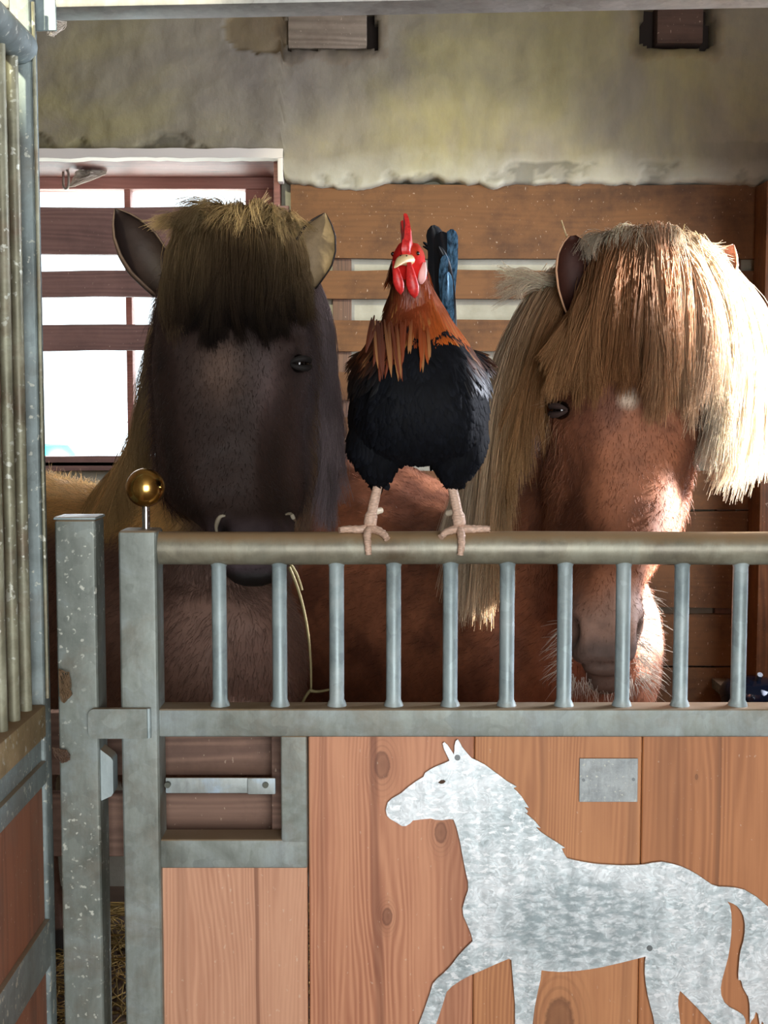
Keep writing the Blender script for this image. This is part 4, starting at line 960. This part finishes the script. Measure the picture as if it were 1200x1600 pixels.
strands_mesh('forelock', np.concatenate([P1, P2, P2b]), 8, .0008, np.concatenate([C1, C2, C2b]), M_mane, dk)
mn = [[(272,440,.58),(250,480,.54),(243,550,.54),(246,620,.54)], [(268,480,.62),(243,540,.60),(232,600,.60),(238,690,.58)], [(262,540,.66),(232,600,.64),(216,660,.64),(220,760,.60)], [(252,600,.70),(218,660,.68),(196,730,.66),(200,830,.62)], [(232,680,.78),(190,730,.74),(165,785,.72),(165,860,.68)], [(195,730,.86),(150,765,.82),(120,800,.80),(115,880,.74)]]
P3, C3 = hairgroup(mn, 6500, rng, 90, .05, root_c=lambda u: stops(u, (0, lin('7d6a54')), (.5, lin('a08560')), (1, lin('dab478'))), tip_c=lambda u: stops(u, (0, lin('8d7a60')), (.5, lin('ae8f60')), (1, lin('e0bc80'))), spread=(.014, .014, .014, .016))
mr = [[(470,400,.58),(505,430,.50),(518,520,.50),(512,600,.52)], [(478,460,.58),(512,520,.52),(522,600,.52),(515,680,.53)], [(480,540,.58),(512,600,.53),(522,690,.53),(510,770,.54)], [(478,620,.58),(508,690,.54),(515,770,.54),(500,840,.55)]]
P4, C4 = hairgroup(mr, 3000, rng, 60, .04, root_c=lin('80706c'), tip_c=lin('a5969a'), spread=(.012, .012, .010, .012))  # side light on the neck fringe, put into a paler lavender hair colour
strands_mesh('mane', np.concatenate([P3, P4]), 8, .0008, np.concatenate([C3, C4]), M_mane, dk)
tl = [[(-1.12+dx, 1.50, 1.24), (-1.20+dx, 1.62, 1.15), (-1.21+dx, 1.64, .80), (-1.20+dx*1.6, 1.63, .30)] for dx in (-.03, 0, .03)]
Pt, Ct = hairgroup(tl, 1500, rng, 30, .03, root_c=BK, tip_c=lin('3a2e24'), pix=False); strands_mesh('tail', Pt, 8, .0012, Ct, M_mane, dk)

# ============================================================ ROOSTER
rng = np.random.RandomState(5)
rc_ = thing('rooster', (XP(648, 830, 0), 0, TOPZ), 'rooster with red comb, orange neck and black breast perched on the gate rail', 'rooster')
mb = MB()
RS = [(376, 626, 652, -.052, -.020, 2, 0), (386, 617, 660, -.064, -.006, 2, 0), (402, 613, 664, -.070, .004, 2, 0), (425, 614, 666, -.064, .012, 2, 0), (448, 611, 676, -.052, .028, 2, 0), (475, 605, 692, -.052, .050, 2, 0), (505, 592, 712, -.064, .09, 2, 0),
      (540, 570, 736, -.085, .14, 2, 0), (575, 556, 752, -.102, .18, 2, 0), (615, 549, 760, -.112, .205, 2, 0), (655, 546, 762, -.108, .21, 2, 0), (690, 552, 756, -.09, .20, 2, 0), (712, 575, 735, -.06, .17, 2, 0), (720, 610, 700, -.03, .13, 2, 0)]
sections(mb, RS)
for th in ([(672, 545, 630, -.05, .075, 2, 0), (700, 544, 636, -.055, .075, 2, 0), (722, 554, 630, -.045, .06, 2, 0), (740, 568, 615, -.032, .04, 2, 0), (754, 582, 602, -.014, .014, 2, 0)],
           [(672, 668, 762, -.05, .075, 2, 0), (700, 664, 758, -.055, .075, 2, 0), (722, 670, 750, -.045, .06, 2, 0), (740, 684, 736, -.032, .04, 2, 0), (755, 696, 718, -.014, .014, 2, 0)]):
    sections(mb, th)
# wing bulges
for s_, px in ((-1, 570), (1, 740)):
    c = W(px, 618, .07); mb.sphere(c, .05, sc_=(.42, 1.8, 1.5))
def zc_(co): return co[:, 2]
BLK = lin('0a0c11'); RED = lin('c8241f')
def hackle_edge(px):      # lower limit (py) of the orange neck feathers
    return np.interp(px, [545, 575, 592, 610, 625, 638, 650, 662, 680, 700, 725, 750, 765], [500, 520, 560, 572, 560, 532, 548, 558, 536, 534, 545, 552, 548])
def hackle_col(px, py):
    u = np.clip((px-590)/150, 0, 1)[:, None]; 
    a, b_, c_ = np.array(lin('3c1c10')), np.array(lin('853a18')), np.array(lin('c8641e'))
    c = np.where(u < .5, a+(b_-a)*u*2, b_+(c_-b_)*(u-.5)*2); return c
def col_ro(co):
    px, py = proj(co); c = np.tile(np.array(BLK), (len(co), 1))
    k = smooth01((hackle_edge(px)-18-py)/14)*(co[:, 1] < .15); c = c*(1-k[:, None])+hackle_col(px, py)*.7*k[:, None]
    k = ((py < 436) & (co[:, 1] < -.028)).astype(float); c = mixc(c, RED, k)
    k = ((py < 400) & (co[:, 1] < -.02) & (px > 640)).astype(float); c = mixc(c, lin('b03a20'), k*.6)
    return c
def sculpt_ro(co, no):
    px, py = proj(co)
    out = co.copy(); e = W(653, 398, -.060)
    out = out + no*((gauss(co, e+Vector((0, -.004, .008)), .006)*.003)-(gauss(co, e, .005)*.003))[:, None]
    fz = np.array([fbm(*p, 30, 3) for p in co]); return out+no*(fz*.0025)[:, None]
M_rb = attrmat('rooster_skin', .75, .12, .12, 90, .4, .001)
bo, co, no, fc, cl_ = make_body('body', mb, rc_, col_ro, sculpt_ro, [], M_rb, voxel=.0042, smooth=4)
bv_ro = BVHTree.FromPolygons(co.tolist(), fc)
def feathers(name, p, n, d, L, w, cols, mat, parent, lift=.35, seg=6, curl=0.0):
    """leaf shaped feathers, each a small curved blade with a raised mid line; cols (N,2,3) base/tip"""
    N = len(p); d = d - n*(d*n).sum(1, keepdims=True)*.85; d /= np.linalg.norm(d, axis=1, keepdims=True)+1e-9
    s_ = np.cross(d, n); s_ /= np.linalg.norm(s_, axis=1, keepdims=True)+1e-9; nn = np.cross(s_, d)
    t = np.linspace(0, 1, seg+1); shp = np.interp(t, [0, .15, .45, .75, .9, 1], [.35, .75, 1, .9, .6, .05])
    L = np.broadcast_to(L, (N,)); w = np.broadcast_to(w, (N,))
    V_ = np.empty((N, seg+1, 3, 3))
    for j, tt in enumerate(t):
        h = (lift*(1-(1-tt)**2)*.18 - curl*tt*tt)*L
        c = p + d*(L*tt)[:, None] + nn*(h)[:, None]
        ww = (w*.5*shp[j])[:, None]
        V_[:, j, 0] = c - s_*ww - nn*ww*.25; V_[:, j, 1] = c + nn*ww*.12; V_[:, j, 2] = c + s_*ww - nn*ww*.25
    verts = V_.reshape(-1, 3); off = np.array(parent.matrix_basis.translation); verts = verts - off
    b = (np.arange(N)*(seg+1)*3)[:, None, None]+(np.arange(seg)*3)[None, :, None]; k = np.arange(2)[None, None, :]
    F = np.stack([b+k, b+k+1, b+k+4, b+k+3], -1).reshape(-1, 4)
    me = bpy.data.meshes.new(name); me.vertices.add(len(verts)); me.vertices.foreach_set('co', verts.astype(np.float32).ravel())
    me.loops.add(F.size); me.loops.foreach_set('vertex_index', F.astype(np.int32).ravel()); me.polygons.add(len(F))
    me.polygons.foreach_set('loop_start', (np.arange(len(F))*4).astype(np.int32)); me.polygons.foreach_set('use_smooth', np.ones(len(F), bool)); me.update(calc_edges=True); me.validate()
    cc = cols[:, 0][:, None]*(1-t)[None, :, None]+cols[:, 1][:, None]*t[None, :, None]; cc = np.repeat(cc[:, :, None, :], 3, 2)
    cc[:, :, 1] *= .85; cc = cc.reshape(-1, 3)
    at = me.color_attributes.new('Col', 'FLOAT_COLOR', 'POINT'); at.data.foreach_set('color', np.hstack([np.clip(cc, 0, 1), np.ones((len(cc), 1))]).astype(np.float32).ravel())
    me.materials.append(mat); o = bpy.data.objects.new(name, me); COL.objects.link(o); o.parent = parent; return o
M_fb = hairmat('feather_black', .7, .0, .12); M_fo = hairmat('feather_hackle', .42, .12, .4)
surf = (co, no, fc, cl_)
# breast, belly and thigh feathers
p, n, c = sample_surface(*surf, lambda q: np.where(proj(q)[1] > 515, 38000., 0.), rng); N = len(p)
px, py = proj(p)
d = np.stack([rng.normal(0, .22, N)+(px-652)/900, np.full(N, .35), np.full(N, -1.0)], 1)
base = np.tile(np.array(lin('080a0e')), (N, 1))*rng.uniform(.5, 1.3, (N, 1)); tip = np.tile(np.array(lin('0b0e15')), (N, 1))*rng.uniform(.5, 1.3, (N, 1))
o_ = feathers('breast_feathers', p, n, d, rng.uniform(.014, .026, N), rng.uniform(.008, .013, N), np.stack([base, tip], 1), M_fb, rc_)
# ragged thigh tufts
# hackle
p, n, c = sample_surface(*surf, lambda q: np.where((proj(q)[1] > 400) & (proj(q)[1] < hackle_edge(proj(q)[0])-8) & ((q[:, 1] > -.03) | (proj(q)[1] > 440)), 70000., 0.), rng); N = len(p)
px, py = proj(p)
d = np.stack([(px-645)/170+rng.normal(0, .08, N), -.15*np.ones(N)+(p[:, 1] > .02)*.5, -np.ones(N)], 1)
room = np.clip((hackle_edge(px)-py)/1000*1.15, .016, .060)
cb = hackle_col(px, py)*rng.uniform(.7, 1.25, (N, 1)); ct = hackle_col(px+25, py)*rng.uniform(.8, 1.35, (N, 1))
gold = (rng.rand(N) < .10)[:, None]; ct = np.where(gold, np.array(lin('c08848')), ct)
feathers('hackle_feathers', p, n, d, np.minimum(room, rng.uniform(.028, .055, N)), rng.uniform(.0026, .0046, N), np.stack([cb, ct], 1), M_fo, rc_, lift=.3)
# saddle/hackle points hanging over the breast on the left
hp = [(596, 500, 600, 585), (604, 505, 612, 588), (588, 500, 590, 570), (612, 510, 621, 592), (620, 512, 624, 588), (628, 500, 630, 560), (600, 520, 595, 595), (661, 520, 662, 566), (655, 515, 656, 560), (668, 515, 670, 560), (640, 500, 641, 548), (585, 495, 572, 545), (590, 505, 583, 560), (615, 520, 607, 580)]
pp = []; dd = []; LL = []
for (a, b_, c_, d_) in hp:
    for k in range(3):
        A = W(a+rng.normal(0, 3), b_+rng.normal(0, 4), -.088); B = W(c_+rng.normal(0, 3), d_+rng.normal(0, 5), -.118); pp.append(A); dd.append((B-A)); LL.append((B-A).length)
pp, dd, LL = np.array(pp), np.array(dd), np.array(LL); nn_ = np.tile(np.array([[0., -1., .25]]), (len(pp), 1)); nn_ /= np.linalg.norm(nn_[0])
cpx = proj(pp)[0]; cb = hackle_col(cpx, cpx)*.8; ct = np.where((rng.rand(len(pp)) < .22)[:, None], np.array(lin('a87444')), hackle_col(cpx+30, cpx))
feathers('neck_cape', pp, nn_, dd, LL, np.full(len(pp), .0048), np.stack([cb, ct], 1), M_fo, rc_, lift=.3)
# wing coverts
for s_, rg, colr in ((-1, (556, 600), 'left'), (1, (712, 752), 'right')):
    w_ = [];
    p, n, c = sample_surface(*surf, lambda q: np.where((proj(q)[1] > 485) & (proj(q)[1] < 590) & ((proj(q)[0] < 598) if s_ < 0 else (proj(q)[0] > 722)), 26000., 0.), rng); N = len(p)
    px, py = proj(p); d = np.stack([s_*.30+rng.normal(0, .1, N), np.full(N, .25), -np.ones(N)], 1)
    cb = np.tile(np.array(lin('3a2014')), (N, 1))*rng.uniform(.6, 1.6, (N, 1)); ct = np.where((rng.rand(N) < .3)[:, None], np.array(lin('a8744a')), np.array(lin('6e3a1e')))*rng.uniform(.6, 1.2, (N, 1))
    k = smooth01((py-530)/40)[:, None]; cb = cb*(1-k)+np.array(BLK)*k; ct = ct*(1-k)+np.array(BLK)*k
    feathers('wing', p, n, d, rng.uniform(.025, .045, N), rng.uniform(.006, .009, N), np.stack([cb, ct], 1), M_fo, rc_, lift=.4)
# tail feathers: curved blades rising behind the neck
def blade(name, pts, wid, mat, parent, normal=(0, -1, 0), th=.0012):
    P_ = [Vector(W(*q)) for q in pts]; P_ = [Vector(q) for q in subdiv_path([tuple(v) for v in P_], 5)]; m = MB(); rings = []; nrm = Vector(normal).normalized()
    for i, q in enumerate(P_):
        t = i/(len(P_)-1); tg = (P_[min(i+1, len(P_)-1)]-P_[max(i-1, 0)]).normalized(); s_ = tg.cross(nrm).normalized(); nn = s_.cross(tg)
        w_ = wid*.5*np.interp(t, [0, .2, .6, .9, 1], [.3, .8, 1, .8, .15])
        rings.append([q-s_*w_-nn*w_*.35, q-s_*w_*.5-nn*w_*.1+nn*th, q+nn*(th+w_*.1), q+s_*w_*.5-nn*w_*.1+nn*th, q+s_*w_-nn*w_*.35, q+s_*w_*.5-nn*(w_*.1), q-nn*th*.2, q-s_*w_*.5-nn*(w_*.1)])
    m.loft(rings); return m.build(name, mat, parent, angle=60)
M_tb = NT('tail_feather_black').fin('0c1016', .35); M_tl = NT('tail_feather_sky_sheen'); _n = M_tl.noise(M_tl.coord((1, 1, .3)), 160, 3, .6)
M_tl = M_tl.fin(M_tl.ramp(_n, [(.35, '22384a'), (.6, '5d89ab')]), .25, .45)  # blue sky sheen of the black feathers, put into the base colour
for pts, wd, mt in (([(672, 600, .19), (680, 480, .17), (684, 400, .15), (676, 352, .13)], .034, M_tb), ([(690, 600, .19), (692, 480, .165), (693, 400, .14), (690, 362, .12)], .030, M_tb),
                    ([(700, 600, .19), (700, 480, .165), (704, 400, .14), (706, 358, .12)], .026, M_tl), ([(684, 600, .2), (684, 480, .18), (681, 410, .16), (672, 372, .15)], .014, M_tb),
                    ([(704, 600, .18), (697, 500, .155), (693, 430, .13), (696, 398, .115)], .016, M_tl), ([(700, 600, .18), (702, 520, .15), (700, 470, .12), (700, 425, .11)], .020, M_tl), ([(712, 600, .19), (708, 480, .16), (699, 415, .13), (686, 385, .12)], .012, M_tb),
                    ([(690, 600, .21), (684, 470, .20), (672, 395, .18), (661, 378, .17)], .006, M_tb), ([(694, 600, .21), (688, 470, .20), (675, 400, .18), (660, 384, .17)], .005, M_tb)):
    blade('tail_feather', pts, wd, mt, rc_)
# head
M_red = NT('comb_red'); _n = M_red.noise(M_red.coord(), 220, 3, .5); M_red.bump(_n, .5, .0008); M_red.fin(M_red.ramp(_n, [(.3, 'b01a1c'), (.7, 'dc3430')]), .42, 0, Subsurface_Weight=.15)
M_red.b.inputs['Subsurface Radius'].default_value = (.01, .003, .002)
M_red = M_red.m
# comb: a thin serrated blade running front to back, leaning left at the tip
prof = [(-.070, 402), (-.078, 392), (-.076, 380), (-.072, 372), (-.071, 384), (-.066, 366), (-.060, 352), (-.057, 372), (-.050, 346), (-.043, 333), (-.038, 346), (-.036, 366), (-.028, 344), (-.020, 350), (-.020, 370), (-.010, 360), (-.004, 366), (-.008, 385), (-.022, 396), (-.05, 402)]
bm = bmesh.new(); ring = []
for (y, py) in prof: q = W(637, py, y); ring.append(bm.verts.new(q))
f = bm.faces.new(ring); r = bmesh.ops.extrude_face_region(bm, geom=[f]); top_v = [g for g in r['geom'] if isinstance(g, bmesh.types.BMVert)]
for v in bm.verts:
    h = max(0, (v.co.z-ZP(392, -.05))/.06); th = .0060*(1-.55*min(1, h)); v.co.x += (th if v in top_v else -th) - .006*h*h + .004*math.sin(v.co.y*90) - .001
bmesh.ops.triangulate(bm, faces=[f for f in bm.faces if len(f.verts) > 4]); bmesh.ops.subdivide_edges(bm, edges=bm.edges[:], cuts=1); bmesh.ops.smooth_vert(bm, verts=bm.verts[:], factor=.3, use_axis_x=True, use_axis_y=True, use_axis_z=True)
bmesh.ops.recalc_face_normals(bm, faces=bm.faces[:]); bm.verts.index_update()
m = MB().add([v.co for v in bm.verts], [[v.index for v in f.verts] for f in bm.faces]); bm.free(); m.build('comb', M_red, rc_, angle=80)
def drop(pxc, pt, pb, wmax, Y, tilt, name, mat, th=.006, prof_=((0, .35), (.3, .7), (.65, 1), (.88, .75), (1, .1))):
    m = MB(); rings = []
    for i in range(13):
        t = i/12; w_ = wmax*.5*np.interp(t, [a for a, _ in prof_], [b_ for _, b_ in prof_]); q = W(pxc+tilt*t, pt+(pb-pt)*t, Y - .006*math.sin(t*3))
        rings.append([q+Vector((math.cos(a)*w_, math.sin(a)*min(th, w_)*(1 if math.sin(a) < 0 else .6), 0)) for a in [2*math.pi*k/16 for k in range(16)]])
    m.loft(rings); return m.build(name, mat, rc_, angle=80)
drop(616, 408, 460, .0165, -.080, 10, 'wattle', M_red); drop(639, 410, 466, .019, -.082, 9, 'wattle', M_red)
drop(663, 410, 444, .0125, hit(bv_ro, 661, 424).y-.002, -5, 'earlobe', NT('earlobe_pink').fin('eeb9b4', .5), .005, ((0, .4), (.4, 1), (.8, 1), (1, .3)))
m = MB(); c0, c1 = W(637, 406, -.066), W(617, 418, -.104)
rings = []
for t in np.linspace(0, 1, 9):
    q = c0.lerp(c1, t) + Vector((0, 0, .004*math.sin(t*math.pi))); rr = .0115*(1-t**1.4)+.0012
    rings.append([q+Vector((math.cos(a)*rr, 0, math.sin(a)*rr*.75)) for a in [2*math.pi*k/14 for k in range(14)]])
m.loft(rings); bk = m.build('beak', NT('beak_horn').fin('d8bf90', .4), rc_, angle=80)
for dx in (-.005, .004): q = c0.lerp(c1, .3)+Vector((dx, -.004, .009)); MB().sphere(q, .0012).build('nostril', M_dark, bk)
# eyes
for q, nm in ((hit(bv_ro, 652, 396)+Vector((-.0005, .0015, 0)), 'eye'), (W(615, 397, -.036), 'eye')):
    e_ = MB().sphere(q, .0042, 16, 10).build(nm, NT('rooster_eye_ring').fin('983a1c', .2), rc_)
    MB().sphere(q+Vector((0.0012 if q.x > .04 else -.0012, -.0022, 0)), .0029, 12, 8).build('pupil', M_eye, e_)
# feet
M_leg = NT('rooster_leg'); _v = M_leg.coord((1, 1, 2.4)); _vo = M_leg.n('ShaderNodeTexVoronoi', {'Vector': _v, 'Scale': 170.0})
M_leg.bump(_vo.outputs['Distance'], .8, .001); M_leg.fin(M_leg.mix(1.0, lin('d3b29c'), M_leg.ramp(_vo.outputs['Distance'], [(.1, 1.05), (.7, .72)]), 'MULTIPLY'), .5); M_leg = M_leg.m
M_claw = NT('claw_horn').fin('e0d2ba', .35)
RR = rr_
def onrail(px, a, r_, d=0):
    a = math.radians(a); x = W(px, 840, -.01).x; return Vector((x, -math.sin(a)*(RR+r_+d), zrc+math.cos(a)*(RR+r_+d)))
def foot(hip, ank, toes, spur, nm='leg'):
    lg = MB(); A, B = W(*hip), W(*ank)
    C_ = onrail(toes['c'][0], 5, .010)
    lg.tube(subdiv_path([tuple(A+Vector((0, 0, .02))), tuple(A), tuple(A.lerp(B, .5)), tuple(B), tuple(C_)], 4), [.0078]*4+[.0076]*4+[.0080]*4+[.0105]*4+[.0085], 14)
    lo = lg.build(nm, M_leg, rc_, angle=80)
    sp = W(*spur[0]); se = W(*spur[1]); MB().tube(subdiv_path([tuple(sp), tuple(sp.lerp(se, .6)), tuple(se)], 3), [.0058]*3+[.005]*3+[.0022], 10).build('spur', M_claw, lo)
    for key in ('f', 'l', 'r', 'b'):
        pts = [toes['c']] + toes[key]; P_ = [onrail(px, a, .0052) for px, a in pts]
        Q = subdiv_path([tuple(v) for v in P_], 4); n_ = len(Q); rad = [(.0072*(1-.35*i/n_))*(1+.10*math.cos(i*2.6)) for i in range(n_)]
        to = MB().tube(Q, rad, 12).build('toe', M_leg, lo, angle=80)
        e0 = Vector(Q[-1]); dr = (e0-Vector(Q[-3])).normalized(); rn = Vector((0, e0.y, e0.z-zrc)).normalized()
        MB().tube([e0-dr*.003, e0+dr*.005+rn*.0012, e0+dr*.010-rn*.0002, e0+dr*.015-rn*.0035], [.0044, .0038, .0026, .0007], 10).build('claw', M_claw, to)
foot((592, 750, .0), (580, 806, -.004), {'c': (578, 8), 'f': [(574, 40), (575, 75), (576, 103)], 'l': [(560, 16), (542, 14), (530, 22)], 'r': [(590, 22), (600, 42), (605, 58)], 'b': [(580, -30), (580, -60)]}, ((583, 800, -.002), (597, 797, .012)))
foot((705, 752, .0), (716, 806, -.004), {'c': (718, 8), 'f': [(720, 40), (720, 75), (718, 104)], 'l': [(706, 22), (696, 34), (688, 52)], 'r': [(736, 14), (752, 12), (766, 14)], 'b': [(716, -30), (716, -60)]}, ((712, 800, -.002), (699, 802, .016)))

# ============================================================ SMALL THINGS
# straw stalk hanging from the dark horse's mouth
Pq = np.array([[tuple(W(452, 886, .12)), tuple(W(478, 940, .12)), tuple(W(488, 1010, .12)), tuple(W(486, 1082, .12))], [tuple(W(484, 1078, .11)), tuple(W(496, 1084, .11)), tuple(W(506, 1078, .11)), tuple(W(520, 1077, .11))], [tuple(W(486, 1078, .12)), tuple(W(478, 1084, .12)), tuple(W(472, 1098, .12)), tuple(W(466, 1115, .12))],
               [tuple(W(452, 880, .125)), tuple(W(462, 890, .125)), tuple(W(468, 905, .125)), tuple(W(472, 922, .125))]])
o = strands_mesh('straw_stalk', Pq, 14, .0028, np.tile(np.array(lin('857a55')), (4, 1)), M_straw, taper=.7, sides=6)
tag(o, 'bent yellow straw stalk hanging below the dark horse\'s muzzle, seen between the bars', 'straw stalk')
for nm, pts, lab in (('straw_stalk', [(888, 376, .36), (882, 362, .35), (880, 352, .35), (877, 344, .35)], 'thin straw stalk sticking up from the chestnut horse\'s left-hand ear'),
                     ('straw_stalk', [(1064, 376, .36), (1066, 368, .355), (1068, 360, .35), (1070, 350, .35)], 'short straw stalk sticking up from the blond forelock near the right-hand ear')):
    o = strands_mesh(nm, np.array([[tuple(W(*q)) for q in pts]]), 5, .0016, np.array([lin('c0a878')]), M_straw, taper=.8, sides=6); tag(o, lab, 'straw stalk')
# drinking bowl at the right, low behind the bars
bc = W(1175, 1082, 1.60)
dbw = thing('drinking_bowl', (bc.x, 1.60, bc.z-.05), 'dark glossy drinking bowl low behind the rightmost bars', 'drinking bowl')
m = MB(); m.lathe([(.005, -.075), (.05, -.07), (.085, -.03), (.092, .0), (.088, .012), (.075, .03), (.05, .040), (.01, .043)], (bc.x, 1.60, bc.z), 32)
m.build('bowl', NT('enamel_dark').fin('141c2c', .08, .3), dbw)
MB().tube([(bc.x+.01, 1.585, bc.z+.035), (bc.x+.01, 1.56, bc.z+.06)], .008).build('lever', NT('steel_lever').fin('c0c4c8', .25, .9), dbw)
MB().box(bc.x-.04, bc.x+.04, 1.66, 1.893, bc.z-.05, bc.z-.02, .003).build('wall_bracket', M_part, dbw)
# hook and cobwebs at the window head
hk0 = W(104, 262, 2.05)
hkm = MB().tube(subdiv_path([tuple(W(98, 258, 2.1)), tuple(W(99, 275, 2.08)), tuple(W(99, 290, 2.07)), tuple(W(103, 295, 2.06)), tuple(W(107, 290, 2.05)), tuple(W(107, 272, 2.05)), tuple(W(103, 262, 2.05))], 4), .004, 10)
own_origin(tag(hkm.build('hook', plain('old_steel_hook', '8a857c', .45, .5)), 'bent steel hook hanging at the top left corner of the window', 'hook'), hk0)
def web(name, outline, Y, lab, dens=260, col='cfc4b4', rad=.0006):
    pts = [W(a, b_, Y+q) for a, b_, q in outline]; P = []
    for _ in range(dens):
        a = pts[rng.randint(len(pts))].lerp(pts[rng.randint(len(pts))], rng.rand()); b_ = pts[rng.randint(len(pts))].lerp(pts[rng.randint(len(pts))], rng.rand())
        m = (a+b_)/2+Vector((rng.normal(0, .004), rng.normal(0, .006), -.004)); P.append([tuple(a), tuple(a.lerp(m, .6)), tuple(b_.lerp(m, .6)), tuple(b_)])
    o = strands_mesh(name, np.array(P), 4, rad, np.tile(np.array(lin(col)), (len(P), 1)), M_straw, taper=1); return tag(o, lab, 'cobweb')
web('cobweb', [(108, 292, 0), (118, 268, .05), (148, 252, .1), (168, 262, .08), (166, 272, .04), (140, 275, .02), (118, 290, 0)], 1.99, 'dusty white cobweb stretched beside the hook under the window head', 520)
web('cobweb', [(76, 30, 0), (104, 34, .03), (98, 42, .03), (80, 56, 0), (75, 50, 0)], -.03, 'dusty cobweb in the corner between the header rail and the left upright', 260)
web('cobweb', [(92, 1045, 0), (108, 1050, 0), (112, 1085, 0), (100, 1098, 0), (94, 1080, 0)], -.045, 'brown clump of cobweb and dust between the short post and the partition ledge', 160, '7a6248')
web('cobweb', [(82, 1168, 0), (104, 1172, 0), (108, 1186, 0), (96, 1190, 0)], -.045, 'small brown cobweb tuft on the short post below the partition ledge', 120, '6a5242')
